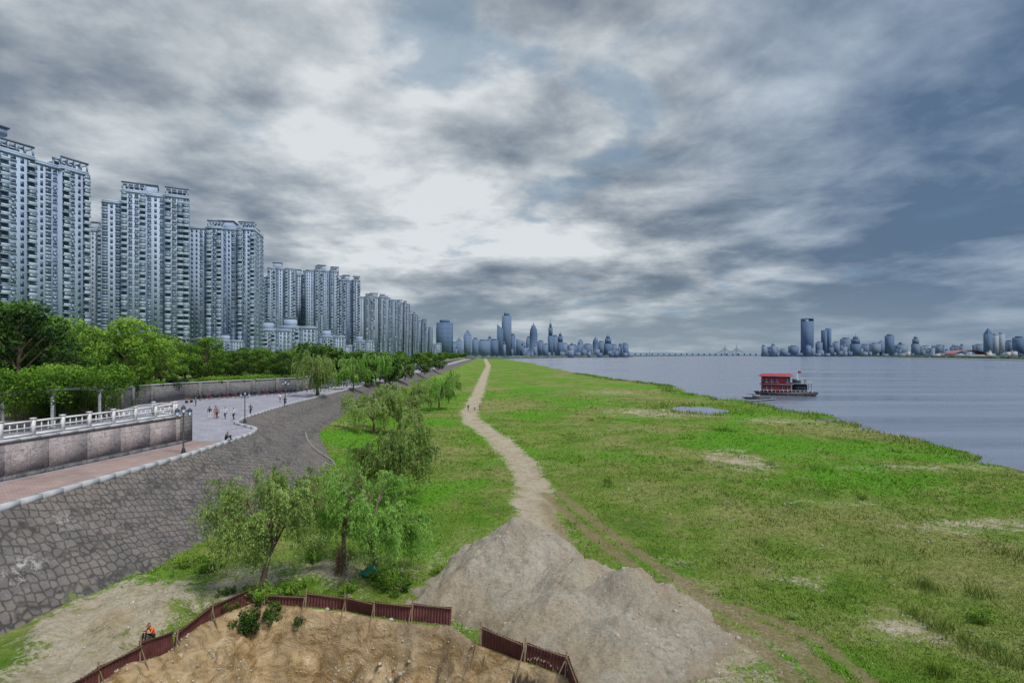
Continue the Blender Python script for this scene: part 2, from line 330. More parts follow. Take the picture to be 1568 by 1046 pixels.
# embankment sheet
ye=np.array(list(np.arange(8,200,.8))+grow(200,2600,2,1.05)); tt=np.linspace(0,1,13)
V=[];foot=[];stain=[]
for y in ye:
    xo,xf,zf=XO(y),XF(y),ZF(y)
    for k in tt:
        x=xo+(xf+.6-xo)*k
        V.append((x,y,5.72+(zf-.15-5.72)*k-.18*math.sin(k*math.pi)+.06*math.sin(y*.6+k*5)*k)); foot.append(k)
        stain.append(max(math.exp(-((x+26.6)/.4)**2-((y-30.6)/1.5)**2),.8*math.exp(-((x+27.4)/.4)**2-((y-35)/.7)**2)))
n=len(tt); idx=np.arange(len(ye)*n).reshape(len(ye),n)
F=np.stack([idx[:-1,:-1],idx[:-1,1:],idx[1:,1:],idx[1:,:-1]],-1).reshape(-1,4)
link(bpy.data.objects.new('stone_embankment',mk_mesh('stone_embankment',V,F,[mat_emb],smooth=True,attrs={'foot':foot,'stain':stain})))
def zemb(x,y):
    k=(x-XO(y))/(XF(y)+.6-XO(y)); return float(5.72+(ZF(y)-.15-5.72)*k-.18*math.sin(max(0,min(1,k))*math.pi))
def strip(name,mat,fa,fb,z,y0,y1,step=1.0,zs=None):
    yy=np.array(list(np.arange(y0,min(y1,200),step))+(grow(200,y1,3,1.05) if y1>200 else [y1]))
    mb=MB()
    for a,b_ in zip(yy[:-1],yy[1:]): mb.quad((fa(a),a,z),(fb(a),a,z),(fb(b_),b_,z),(fa(b_),b_,z))
    return mb.obj(name,[mat])
strip('promenade_pavement',m_pave,lambda y:XI(y)-.3,lambda y:XO(y)+.1,5.70,8,2500)
strip('red_brick_walkway',m_brick,lambda y:max(XI(y)+1.0,XO(y)-6.2),lambda y:XO(y)-.9,5.705,8,58.0)
def rail(name,fx,w,z0,z1,y0,y1,mat,step=1.5):
    mb=MB(); y=y0; s=step
    while y<y1:
        y2=min(y+s,y1); a=(fx(y),y); c=(fx(y2),y2); L=math.hypot(c[0]-a[0],c[1]-a[1]); u=((c[0]-a[0])/L,(c[1]-a[1])/L); nrm=(u[1],-u[0])
        mb.obox(a,u,nrm,.006,L,z0,z1,-w/2,w/2); y=y2
        if y>200: s*=1.05
    return mb.obj(name,[mat])
rail('promenade_kerb',lambda y:XO(y)-.1,.42,5.5,5.95,8,2500,m_conc)
rail('promenade_drain',lambda y:XO(y)-.75,.14,5.6,5.74,8,60,m_dark)
rail('carved_stone_wall',lambda y:XI(y),.5,5.6,8.3,8,57.4,m_relief,3.2)
rail('wall_coping',lambda y:XI(y),.7,8.302,8.50,8,57.4,m_conc)
rail('wall_base_plinth',lambda y:XI(y)+.4,.5,5.6,6.0,8,57,m_stonewall)
strip('terrace_paving',m_pave,lambda y:XI(y)-14,lambda y:XI(y)-.2,8.30,8,58)
mb=MB(); mb.box(-33.9,-32.7,56.6,58.2,5.6,8.9); mb.box(-50,-33.9,57.7,58.2,5.6,8.28); mb.obj('wall_end_pier',[m_stonewall])
def balustrade(name,pts,z,h=1.15,post=2.2):
    mb=MB()
    for (ax,ay),(bx,by) in zip(pts[:-1],pts[1:]):
        L=math.hypot(bx-ax,by-ay); u=((bx-ax)/L,(by-ay)/L); nn=(u[1],-u[0]); o=(ax,ay); n=max(1,int(L/post)); s=L/n
        for i in range(n+1):
            mb.obox(o,u,nn,i*s-.12,i*s+.12,z,z+h+.08,-.12,.12); mb.obox(o,u,nn,i*s-.16,i*s+.16,z+h+.08,z+h+.17,-.16,.16)
        for i in range(n):
            a0,a1=i*s+.12,(i+1)*s-.12
            mb.obox(o,u,nn,a0,a1,z+h-.14,z+h,-.07,.07); mb.obox(o,u,nn,a0,a1,z+h*.5,z+h*.5+.08,-.05,.05); mb.obox(o,u,nn,a0,a1,z+.06,z+.2,-.08,.08)
            k=4
            for j in range(1,k): 
                c=a0+(a1-a0)*j/k; mb.obox(o,u,nn,c-.03,c+.03,z+.2,z+h-.14,-.03,.03)
    return mb.obj(name,[m_white])
balustrade('white_balustrade',[(XI(y),y) for y in (12,26,39.9,56)],8.5)
balustrade('white_balustrade',[(-34.2,57.9),(-36.5,57.9)],8.4); balustrade('white_balustrade',[(-41.5,57.9),(-49,57.9)],8.4)
mb=MB()
for i in range(16):
    z=8.25-.16*i; mb.box(-41.3,-36.7,58.2+i*.36,58.2+(i+1)*.36,5.6,z)
mb.obj('stone_stairs',[m_conc])
mb=MB()
for xx in (-41.4,-36.6):
    for i in range(8):
        y=58.3+i*.75; z=8.3-.32*i; mb.box(xx-.08,xx+.08,y-.08,y+.08,z-.3,z+1.1)
    mb.tube([(xx,58.3,9.35),(xx,63.6,7.1)],[.07,.07],6); mb.tube([(xx,58.3,8.9),(xx,63.6,6.65)],[.05,.05],6)
mb.obj('stair_railing',[m_white])
mb=MB(); pts=[(-50.2,58.3),(-52,60),(-66,100),(-64,111),(-51,134),(-52,200),(-57,400),(-88,1000)]
for (ax,ay),(bx,by) in zip(pts[:-1],pts[1:]):
    L=math.hypot(bx-ax,by-ay); u=((bx-ax)/L,(by-ay)/L); nn=(u[1],-u[0])
    mb.obox((ax,ay),u,nn,0,L,5.6,8.9,-.35,.3,0); mb.obox((ax,ay),u,nn,0,L,8.902,9.1,-.45,.42,1)
    k=int(L/6)
    for i in range(k): mb.obox((ax,ay),u,nn,i*6+2.6,i*6+3.4,5.6,8.88,.3,.55,0)
mb.obj('retaining_wall',[m_stonewall,m_conc])
mb=MB(); q=[]
for x,y in ((-30.5,84),(-28.8,80),(-27,76.5),(-25,74),(-22.8,72),(-21.8,70)): q.append((x,y,max(zemb(x,y),.6)+.02))
mb.tube(q,[.16]*len(q),6); mb.obj('ramp_edge',[simple('weathered_kerb',(.22,.205,.195),.9,.2,1)])

# ------------------------------------------------------------------ sand pile
gx=np.arange(-9,16,.10); gy=np.arange(20,45,.10); PX,PY=np.meshgrid(gx,gy)
def cone(x0,y0,h,r,p=1.0):
    wob=1+.30*(fbm(PX/2.2+x0,PY/2.2,41)-.5)*2
    d=np.hypot(PX-x0,PY-y0)/ (r*wob); return h*(1-np.sqrt(d*d+.003)*1.0)
cs=[cone(.5,36.2,4.2,5.9),cone(1.9,34.8,2.8,5.0),cone(3.9,32.4,2.75,5.0),cone(6.2,30.6,3.0,4.8),cone(2.4,29.4,2.1,4.4),cone(5,27,1.7,4.5),cone(-1.8,34,2.2,4.3),cone(8,28.5,1.3,3.6),cone(.2,31,1.7,3.4),cone(3.2,27.3,1.5,3)]
k=8.0; PZ=np.log(sum(np.exp(k*c) for c in cs))/k-.1
PZ+= .6*(fbm(PX/1.6,PY/1.6,51)-.5)+.36*(fbm(PX/.5,PY/.5,55)-.5)+.8*(np.abs(fbm(PX*.8,PY*.5,59)-.5))
PZ=np.where(inside(PX,PY,PIT),-9,np.where(PZ+.2>0,PZ+.2,-.6)); PZ=np.maximum(PZ,-1.2)
n=len(gx); idx=np.arange(len(gy)*n).reshape(len(gy),n)
F=np.stack([idx[:-1,:-1],idx[:-1,1:],idx[1:,1:],idx[1:,:-1]],-1).reshape(-1,4)
zz=PZ.ravel(); keep=(zz[F].max(1)>-.3)&(zz[F].min(1)>-.9); F=F[keep]
V=np.stack([PX.ravel(),PY.ravel(),zz],-1); used=np.unique(F); rem=-np.ones(len(V),int); rem[used]=np.arange(len(used))
link(bpy.data.objects.new('sand_pile',mk_mesh('sand_pile',V[used],rem[F],[m_sand],smooth=True)))
def pz(x,y):
    i=int((x+9)/.10); j=int((y-20)/.10)
    return float(PZ[j,i]) if 0<=i<len(gx) and 0<=j<len(gy) else -9
mb=MB()
def rock(mb,x,y,z,r,m=0):
    b0=len(mb.v); k=6
    for j,(zz_,rr) in enumerate(((-.4,.8),(.1,1),(.55,.55))):
        for q in range(k):
            a=q*6.283/k+j*.5; e=rr*r*random.uniform(.75,1.2); mb.v.append((x+math.cos(a)*e,y+math.sin(a)*e,z+zz_*r*random.uniform(.8,1.1)))
    for j in range(2):
        for q in range(k): mb.f.append((b0+j*k+q,b0+j*k+(q+1)%k,b0+(j+1)*k+(q+1)%k,b0+(j+1)*k+q)); mb.m.append(m)
    for q in (1,3): mb.f.append((b0+2*k,b0+2*k+q,b0+2*k+q+1,b0+2*k+(q+2)%k)); mb.m.append(m)
for _ in range(1200):
    c=random.choice([(-20,29,4,5),(-11,36,4,3),(9,27,4,4),(-6,29,6,2.5),(-16,26,2,4),(-12,28,3,2),(3,30,6,6),(1,34,6,4)])
    x=random.gauss(c[0],c[2]*.6); y=random.gauss(c[1],c[3]*.6)
    if y<14 or x<XF(y): continue
    rock(mb,x,y,max(zt(x,y),pz(x,y)),random.uniform(.02,.08)*(2.4 if random.random()<.05 else 1),0 if random.random()<.94 else 1)
for _ in range(50):
    x,y=G(random.uniform(850,1500),random.uniform(590,900)); rock(mb,x,y,zt(x,y)+.03,random.uniform(.05,.11),1)
mb.obj('scattered_stones',[m_stone,m_conc])

# ------------------------------------------------------------------ hoarding fence
m_f,t,b=newmat('rusty_red_sheet'); pos=t.new('ShaderNodeNewGeometry').outputs['Position']
n=t.noise(pos,1.3,7,.75); t.l.new(t.ramp(n,[(.3,(.05,.02,.02)),(.5,(.115,.035,.034)),(.64,(.16,.06,.055)),(.75,(.24,.17,.14))]),b.inputs['Base Color']); b.inputs['Roughness'].default_value=.6
m_rust=simple('rusty_posts',(.17,.12,.08),.8,.3,4)
def hoarding(pts,h,name='red_site_fence'):
    mb=MB()
    for (ax,ay),(bx,by) in zip(pts[:-1],pts[1:]):
        L=math.hypot(bx-ax,by-ay); n=max(1,round(L/2.0)); s=L/n; u=((bx-ax)/L,(by-ay)/L); nn=(u[1],-u[0])
        for i in range(n):
            x0,y0=ax+u[0]*i*s,ay+u[1]*i*s; x1,y1=x0+u[0]*s,y0+u[1]*s; za=zt(x0-nn[0]*.3,y0-nn[1]*.3); zb=zt(x1-nn[0]*.3,y1-nn[1]*.3)
            la,lb=random.uniform(-.2,.25),random.uniform(-.2,.25); hh=h+random.uniform(-.14,.08); K=26
            for j in range(K):
                q=[]
                for jj in (j,j+1):
                    f=jj/K; o=.03*(1 if (jj//1)%2 else -1); z=za+(zb-za)*f; ln=la+(lb-la)*f; sag=-.05*math.sin(f*math.pi)
                    q.append(((x0+(x1-x0)*f+nn[0]*o,y0+(y1-y0)*f+nn[1]*o,z-.1),(x0+(x1-x0)*f+nn[0]*(o+ln),y0+(y1-y0)*f+nn[1]*(o+ln),z+hh+sag)))
                mb.quad(q[0][0],q[1][0],q[1][1],q[0][1],0)
            mb.tube([(x0+nn[0]*.08,y0+nn[1]*.08,za-.3),(x0+nn[0]*(.08+la),y0+nn[1]*(.08+la),za+hh+.22)],[.045,.04],6,1)
            mb.tube([(x0+nn[0]*(.07+la),y0+nn[1]*(.07+la),za+hh-.06),(x1+nn[0]*(.07+lb),y1+nn[1]*(.07+lb),zb+hh-.06)],[.03,.03],5,1)
            mb.tube([(x0+nn[0]*.9,y0+nn[1]*.9,za-.9),(x0+nn[0]*.1,y0+nn[1]*.1,za+hh*.8)],[.03,.03],5,1)
    return mb.obj(name,[m_f,m_rust])
hoarding(PIT[1:6],.85); hoarding([(-13.9,32.0),(-9.1,31.4)],.7); hoarding([(-9.1,31.3),(-7.4,30.7),(-3.2,29.6)],.95); hoarding([(-1.5,27.5),(.6,26.1),(2.4,24.8),(2.9,22.5)],.95)

# ------------------------------------------------------------------ vegetation
def unit(v): return v/np.linalg.norm(v,axis=1,keepdims=True)
def leaves(C,A,l,w,tint):
    N=len(C); A=unit(A); Bv=unit(np.cross(A,rng.normal(size=(N,3)))); l=np.broadcast_to(l,(N,))[:,None]; w=np.broadcast_to(w,(N,))[:,None]
    V=np.stack([C-A*l/2,C+Bv*w/2,C+A*l/2,C-Bv*w/2],1).reshape(-1,3); F=np.arange(4*N).reshape(N,4); return V,F,np.repeat(tint,4)
def assemble(name,mb,V,F,T,mats):
    nb=len(mb.v); VV=np.vstack([np.array(mb.v).reshape(-1,3),V]); FF=np.vstack([np.array(mb.f).reshape(-1,4),F+nb])
    return mk_mesh(name,VV,FF,mats,[0]*len(mb.f)+[1]*len(F),attrs={'tint':np.concatenate([np.zeros(nb),T])})
def broadleaf(seed,h,r,nl,ls,mat,base=.25):
    rs=random.Random(seed); g=np.random.default_rng(seed); mb=MB()
    th=h*base+h*.12; top=(rs.uniform(-.3,.3),rs.uniform(-.3,.3),h*.75)
    mb.tube([(0,0,-.3),(rs.uniform(-.15,.15),rs.uniform(-.15,.15),th*.6),(top[0]*.5,top[1]*.5,th),top],[h*.03,h*.023,h*.018,h*.006],7)
    cl=[]
    nc=26
    for i in range(nc):
        a=i*2.4+rs.uniform(-.5,.5); zf=base+(1-base)*((i+.5)/nc)**.9; zf=min(zf,.97)
        prof=math.sin(math.pi*min(1,max(0,(zf-base+.12)/(1.12-base))))**.6
        rad=r*prof*rs.uniform(.5,1.05); c=(math.cos(a)*rad,math.sin(a)*rad,h*zf); s=r*rs.uniform(.20,.36)
        cl.append((c,s,rs.uniform(0,1)))
        zs=max(th*.6,c[2]-rad*.9-.4); zs=min(zs,h*.7)
        mb.tube([(top[0]*.3,top[1]*.3,zs),(c[0]*.5,c[1]*.5,(zs+c[2])/2+.1),c],[h*.011,h*.008,h*.003],5)
    Cs=[];Ts=[]
    per=nl//nc
    for c,s,ti in cl:
        m=int(per*(s/(r*.29))**2); d=unit(g.normal(size=(m,3))); rr=s*(.45+.6*g.random(m)**.6)
        p=np.array(c)+d*rr[:,None]*np.array([1.15,1.15,.75]); 
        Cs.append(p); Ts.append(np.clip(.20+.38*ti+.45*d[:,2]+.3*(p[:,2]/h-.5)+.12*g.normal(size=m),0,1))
    C=np.vstack(Cs); T=np.concatenate(Ts); A=g.normal(size=C.shape); A[:,2]-=.3
    V,F,T=leaves(C,A,ls*g.uniform(.7,1.3,len(C)),ls*.55,T)
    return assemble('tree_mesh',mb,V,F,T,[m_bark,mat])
def willow(seed,h,r,ns,mat,ll=.24,lean=(0,0),lpers=26):
    rs=random.Random(seed); g=np.random.default_rng(seed); mb=MB()
    f=(lean[0],lean[1],h*.28)
    mb.tube([(0,0,-.4),(lean[0]*.4+.08,lean[1]*.4,h*.16),f],[h*.03,h*.024,h*.02],8)
    tips=[]
    for i in range(13):
        a=i*2.4+rs.uniform(-.5,.5); e=rs.uniform(.25,1.05); z=h*(rs.uniform(.45,.97)); rad=r*e*(1.2-.85*max(0,(z/h-.5)))
        tp=(f[0]+math.cos(a)*rad,f[1]+math.sin(a)*rad,z)
        mid=(f[0]+math.cos(a)*rad*.45+rs.uniform(-.1,.1),f[1]+math.sin(a)*rad*.45,f[2]+(z-f[2])*.62)
        mb.tube([f,mid,tp],[h*.014,h*.009,h*.003],5); tips.append((mid,tp))
        for k in range(3):
            q=(tp[0]+rs.uniform(-.3,.3)*r,tp[1]+rs.uniform(-.3,.3)*r,tp[2]+rs.uniform(-.08,.06)*h); mb.tube([mid,tuple((np.array(mid)+np.array(q))/2+np.array([0,0,.04*h])),q],[h*.006,h*.004,h*.002],4); tips.append((mid,q))
    Cs=[];As=[];Ts=[]
    tw=[rs.uniform(.3,1.0) for _ in tips]; tc_=[rs.uniform(-.25,.25) for _ in tips]
    for i in range(ns):
        ti=rs.choices(range(len(tips)),tw)[0]; mid,tp=tips[ti]; w=rs.uniform(.35,1.15); s=np.array(mid)*(1-w)+np.array(tp)*w+g.normal(size=3)*r*.075
        o=s-np.array([f[0],f[1],s[2]]); o=o/(np.linalg.norm(o)+1e-6); L=h*rs.uniform(.10,.36)*(1 if rs.random()>.2 else 1.7); L=min(L,s[2]-h*.05)
        tt=np.sort(g.random(lpers)); out=r*rs.uniform(.08,.28)
        p=s+o*(out*(1-(1-tt)**2))[:,None]; p[:,2]+= .06*h*np.sin(tt*2.2)-L*tt**1.5; p+=g.normal(size=p.shape)*.06*np.array([1,1,.6])
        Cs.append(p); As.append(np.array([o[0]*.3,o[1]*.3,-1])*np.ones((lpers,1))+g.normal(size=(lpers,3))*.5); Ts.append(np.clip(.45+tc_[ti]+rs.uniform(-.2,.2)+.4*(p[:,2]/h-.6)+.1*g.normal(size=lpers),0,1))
    C=np.vstack(Cs);A=np.vstack(As);T=np.concatenate(Ts)
    V,F,T=leaves(C,A,ll*g.uniform(.7,1.3,len(C)),ll*.32,T)
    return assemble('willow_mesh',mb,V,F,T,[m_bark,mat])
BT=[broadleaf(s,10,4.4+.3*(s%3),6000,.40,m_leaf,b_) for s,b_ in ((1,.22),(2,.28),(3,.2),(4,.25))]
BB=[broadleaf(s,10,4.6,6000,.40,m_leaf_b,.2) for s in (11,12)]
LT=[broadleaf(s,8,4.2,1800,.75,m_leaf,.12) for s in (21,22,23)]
def tree_h(y): return float(np.interp(y,[45,70,90,120,145,200,1500],[9.5,11.4,12.6,9.9,8.2,6.8,7.5]))
rr=random.Random(5); placed=[]
def try_tree(x,y,sp,hs=1.0,protos=None):
    for a,b_ in placed:
        if (a-x)**2+(b_-y)**2<sp*sp: return
    placed.append((x,y)); pr=protos or (BT if rr.random()>.35 else BB); hh=tree_h(y)*hs*rr.uniform(.72,1.14)
    place('broadleaf_tree',rr.choice(pr),(x,y,8.1),rr.uniform(0,6.28),hh/ (8 if pr is LT else 10))
for _ in range(1300):
    y=rr.uniform(56,150); x=float(XI(max(y,59)))-rr.uniform(3,55)
    if x/y< -1.02: continue
    try_tree(x,y,6.4)
for _ in range(60):
    y=rr.uniform(42,57); try_tree(-rr.uniform(53,60),y,5.5,.95)
for _ in range(800):
    y=150*math.exp(rr.uniform(0,1.0)); x=float(XI(y))-rr.uniform(2,40); try_tree(x,y,7+y*.01,1,LT)
for _ in range(400):
    y=400*math.exp(rr.uniform(0,1.4)); x=float(XI(y))-rr.uniform(2,40); try_tree(x,y,12+y*.012,1.1,LT)
def bush(seed,sx,sy,sz,n,ls,mat,name):
    g=np.random.default_rng(seed); mb=MB()
    for k in range(6): mb.tube([(0,0,-.2),(g.uniform(-.4,.4)*sx,g.uniform(-.4,.4)*sy,sz*.7)],[.05,.015],4)
    nc=16; C=[];T=[]
    for i in range(nc):
        c=np.array([g.uniform(-.8,.8)*sx,g.uniform(-.8,.8)*sy,g.uniform(.15,.8)*sz]); m=n//nc; d=unit(g.normal(size=(m,3))); s=g.uniform(.25,.4)
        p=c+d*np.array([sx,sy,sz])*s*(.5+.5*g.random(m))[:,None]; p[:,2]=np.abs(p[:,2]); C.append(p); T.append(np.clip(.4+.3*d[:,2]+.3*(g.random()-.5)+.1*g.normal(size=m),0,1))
    C=np.vstack(C);T=np.concatenate(T); V,F,T=leaves(C,g.normal(size=C.shape),ls*g.uniform(.6,1.3,len(C)),ls*.5,T)
    return assemble(name,mb,V,F,T,[m_bark,mat])
HB=[bush(s,2.2,1.2,1.5,1500,.28,m_leaf_b if s%2 else m_leaf,'shrub') for s in (1,2,3)]
for (ax,ay),(bx,by) in zip(pts[1:5],pts[2:6]):
    L=math.hypot(bx-ax,by-ay); n=int(L/2.6)
    for i in range(n):
        f=(i+.5)/n; place('shrub',rr.choice(HB),(ax+(bx-ax)*f-1.0,ay+(by-ay)*f+.3,8.2),math.atan2(by-ay,bx-ax),rr.uniform(.8,1.5))
# pergola with vines
mb=MB()
for y in (30,34.5,39,43.5,48,52.5):
    for dx in (-4.2,-8.4):
        x=float(XI(y))+dx; mb.tube([(x,y,8.3),(x,y,11.1)],[.12,.12],10); mb.box(x-.2,x+.2,y-.2,y+.2,8.3,8.5); mb.box(x-.18,x+.18,y-.18,y+.18,11.1,11.2)
    x=float(XI(y)); mb.box(x-9.2,x-3.9,y-.06,y+.06,11.2,11.36)
for dx in (-4.2,-8.4): mb.tube([(float(XI(29))+dx,29,11.5),(float(XI(54))+dx,54,11.5)],[.1,.1],6)
mb.obj('vine_pergola',[m_conc])
g=np.random.default_rng(99); C=[];T=[]
for i in range(210):
    y=g.uniform(28,55); x=XI(y)-6.2+g.uniform(-4.1,3.4); c=np.array([x,y,12.1+g.uniform(-.3,.9)]); m=190; d=unit(g.normal(size=(m,3))); p=c+d*np.array([1.3,1.3,.8])*(.5+.5*g.random(m))[:,None]
    if g.random()<.35: p[:,2]-=1.1*g.random(m)
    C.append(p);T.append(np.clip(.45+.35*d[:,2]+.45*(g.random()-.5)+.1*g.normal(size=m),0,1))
C=np.vstack(C);T=np.concatenate(T);V,F,T=leaves(C,g.normal(size=C.shape)+np.array([0,0,-.6]),.26*g.uniform(.7,1.3,len(C)),.15,T)
link(bpy.data.objects.new('pergola_vines',mk_mesh('pergola_vines',V,F,[m_leaf_b],attrs={'tint':T})))
g=np.random.default_rng(5); C=[];T=[];mb=MB()
for i in range(110):
    x,y=g.normal(0,1.4),g.normal(0,1.2); hh=g.uniform(2.8,4.4); lx,ly=x*.35,y*.35; mb.tube([(x,y,-.2),(x+lx*.4,y+ly*.4,hh*.6),(x+lx*1.3,y+ly*1.3,hh)],[.03,.025,.01],4)
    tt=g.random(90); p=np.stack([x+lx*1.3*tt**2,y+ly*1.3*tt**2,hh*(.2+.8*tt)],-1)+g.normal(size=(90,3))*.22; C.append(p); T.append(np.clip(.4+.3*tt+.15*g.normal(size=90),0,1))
C=np.vstack(C);T=np.concatenate(T);V,F,T=leaves(C,g.normal(size=C.shape)*.6+np.array([0,0,-1]),.3,.07,T)
bm=assemble('bamboo',mb,V,F,T,[m_bark,m_leaf_b])
for x,y in ((-45,54),(-42.5,56),(-47.5,56.5)): place('bamboo_clump',bm,(x,y,8.3),rr.uniform(0,6))

# willows on the flood plain
def wl(name,px,py,pytop,seed,rad,ns,mat,lean=(0,0),z=None,dz=0,ll=.24,lp=30):
    zz=.5 if z is None else z
    for _ in range(4):
        x,y=G(px,py,zz); 
        if z is None: zz=zt(x,y)
    h=(py-pytop)/FPX*y*1.03; r=rad/FPX*y
    place(name,willow(seed,h,r,ns,mat,ll,lean,lp),(x,y,zz-.05))
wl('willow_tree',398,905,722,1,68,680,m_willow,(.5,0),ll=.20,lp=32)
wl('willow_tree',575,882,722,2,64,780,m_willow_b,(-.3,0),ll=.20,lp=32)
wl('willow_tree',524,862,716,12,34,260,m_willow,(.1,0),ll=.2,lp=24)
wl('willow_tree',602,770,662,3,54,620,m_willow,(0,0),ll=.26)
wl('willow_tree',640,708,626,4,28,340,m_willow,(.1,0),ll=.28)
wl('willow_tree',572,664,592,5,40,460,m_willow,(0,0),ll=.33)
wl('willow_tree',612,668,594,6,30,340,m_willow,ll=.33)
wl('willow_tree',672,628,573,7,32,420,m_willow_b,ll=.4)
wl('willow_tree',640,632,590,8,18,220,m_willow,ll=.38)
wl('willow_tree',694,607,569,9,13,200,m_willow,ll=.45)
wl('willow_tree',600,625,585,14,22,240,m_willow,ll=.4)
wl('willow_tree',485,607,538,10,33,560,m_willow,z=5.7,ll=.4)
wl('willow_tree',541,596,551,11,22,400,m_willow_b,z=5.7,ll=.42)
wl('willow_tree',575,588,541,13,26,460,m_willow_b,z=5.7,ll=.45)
for px,py,tp in ((620,580,548),(650,572,547),(672,566,545),(604,583,552),(590,586,545),(560,590,552)):
    x,y=G(px,py,5.7); place('broadleaf_tree',rr.choice(LT),(x,y,5.6),rr.uniform(0,6),(py-tp)/FPX*y/8)
place('red_leaved_shrub',bush(31,1.0,.9,2.4,1500,.15,m_redleaf,'red_shrub'),(-16.3,47,zt(-16.3,47)+.9),0,1.0)
place('red_leaved_shrub',bush(32,.6,.5,1.9,900,.12,m_redleaf,'red_shrub'),(-10.6,35.2,zt(-10.6,35.2)),0,1.0)
sb=[bush(s,.9,.8,.8,900,.13,m_leaf_b if s%2 else m_willow,'low_shrub') for s in (41,42,43)]
for x,y,s in ((-12.8,33.2,1),(-14.2,32.2,1.2),(-6.8,33.5,1.1),(-7.8,34.6,1.2),(-9.6,33.4,.8),(-19,36,1),(-21,37,1),(-4.6,36.5,.9),(-13.4,38,1),(-14,41,1.2),(-12,44,1.3),(-17,38,.9),(-8.4,36,1.3),(-14.9,33,.9),(-15.6,31,.7)):
    place('low_shrub',rr.choice(sb),(x,y,zt(x,y)),rr.uniform(0,6),s)
db=bush(51,.9,.7,1.1,1400,.14,m_leaf,'dark_shrub')
for x,y,s in ((-14.2,31.2,1.1),(-14.4,30.4,.8),(-13.2,31.2,.8),(-11.5,31.0,.5),(-16.6,33.0,.6)): place('dark_shrub',db,(x,y,zt(x,y)-.2),rr.uniform(0,6),s)
for px,py,s in ((1500,950,1.1),(1215,945,.5),(1525,990,.6),(1180,712,1),(1055,720,1),(905,645,1.2),(930,740,.8),(1320,765,.8)):
    x,y=G(px,py); place('low_shrub',rr.choice(sb),(x,y,zt(x,y)),rr.uniform(0,6),s*.8)
mb=MB(); tx,ty=-8.6,35.2; tz=zt(tx,ty)
for i in range(8):
    for j in range(6):
        f=lambda a,b_:(tx+a*.2-.8,ty+b_*.15-.4,tz+.25+.5*math.exp(-((a-4)/2.5)**2-((b_-3)/2)**2)+.1*math.sin(a*2.1+b_*1.7))
        mb.quad(f(i,j),f(i+1,j),f(i+1,j+1),f(i,j+1))
mb.obj('green_tarpaulin',[simple('tarpaulin_cloth',(.03,.22,.16),.7,.3,3)])

# grass (one object)
N=130000
y=23*(1-rng.random(N)*(1-(23/230)**.6))**(-1/.6); x=rng.uniform(-.75,1.02,N)*y
d,z,br_=dirt_at(x,y)
ok=(x>XF(y)+.2)&(d+rng.normal(0,.16,N)<.42)&(br_+rng.normal(0,.15,N)<.5)&(z>.08)&(x<XS(y)-1)
ok&=~inside(x,y,PIT)
x,y=x[ok],y[ok]; z=ZT(x,y); n=len(x)
dens=fbm(x/3,y/3,91); tall=(fbm(x/12,y/12,93)>.6)
hgt=(.05+.13*dens)*rng.uniform(.5,1.4,n)*np.where(tall,1.5,1)*np.clip(y/45,.8,1.6)
Vs=[];Ts=[]
for k_ in range(3):
    ox,oy=rng.normal(0,.12,n),rng.normal(0,.12,n); w=(.012+.0005*y); a=rng.uniform(0,6.28,n); lx,ly=rng.normal(0,.7,n)*hgt,rng.normal(0,.7,n)*hgt
    Vs.append(np.stack([np.stack([x+ox-np.cos(a)*w,y+oy-np.sin(a)*w,z-.02],-1),np.stack([x+ox+np.cos(a)*w,y+oy+np.sin(a)*w,z-.02],-1),np.stack([x+ox+lx,y+oy+ly,z+hgt],-1)],1))
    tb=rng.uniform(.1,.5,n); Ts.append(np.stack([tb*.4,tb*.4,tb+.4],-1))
def reeds(cx,cy,sx,sy,m,h0):
    x=rng.normal(cx,sx,m); y=rng.normal(cy,sy,m); z=ZT(x,y); k=z>-.05; x,y,z=x[k],y[k],z[k]; m=len(x); h=h0*rng.uniform(.3,1.3,m)*np.exp(-((x-cx)/(2.2*sx))**2); w=.009+.0006*y; a=rng.uniform(0,6.28,m)
    lx,ly=rng.normal(0,.38,m)*h,rng.normal(0,.38,m)*h
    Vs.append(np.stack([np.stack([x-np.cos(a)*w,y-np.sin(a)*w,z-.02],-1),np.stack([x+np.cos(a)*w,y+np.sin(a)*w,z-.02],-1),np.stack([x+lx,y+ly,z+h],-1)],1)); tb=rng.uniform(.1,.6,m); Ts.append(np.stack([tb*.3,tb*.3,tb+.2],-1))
for px,py,m,h0,s in ((1420,900,200,.8,.45),(1440,960,200,.8,.4),(1400,940,90,.7,.35),(1500,910,140,.7,.5),(1550,850,260,.7,1.0),(1480,985,180,.8,.5),(1540,1010,180,.7,.5),(1330,860,90,.5,.6),(1180,800,120,.4,1),(1440,1030,120,.7,.3),(1250,720,160,.7,1.2),(1110,660,200,.8,1.5),(930,745,60,.5,.5),(700,900,200,.4,.6)):
    x0,y0=G(px,py); reeds(x0,y0,s,s,m,h0)
for yy in np.arange(76,420,2.5):
    xs_=XS(yy); reeds(xs_-4-rng.random()*5,yy,2.0,1.5,60 if rng.random()<.6 else 12,.9)
for q in range(90):
    px=rng.uniform(880,1568); py=rng.uniform(600,900); x0,y0=G(px,py)
    if x0<XS(y0)-6: reeds(x0,y0,rng.uniform(.3,1.5),rng.uniform(.3,1.5),50,rng.uniform(.3,.6))
reeds(48,137,8,2.5,500,1.0); reeds(48,160,8,3,400,1.1); reeds(40,149,2.5,6,200,.8); reeds(58,148,2.5,6,200,.8)
V=np.concatenate(Vs).reshape(-1,3); T=np.concatenate(Ts).reshape(-1); F=np.arange(len(V)).reshape(-1,3)
link(bpy.data.objects.new('grass',mk_mesh('grass',V,F,[mat_blade],attrs={'tint':T})))

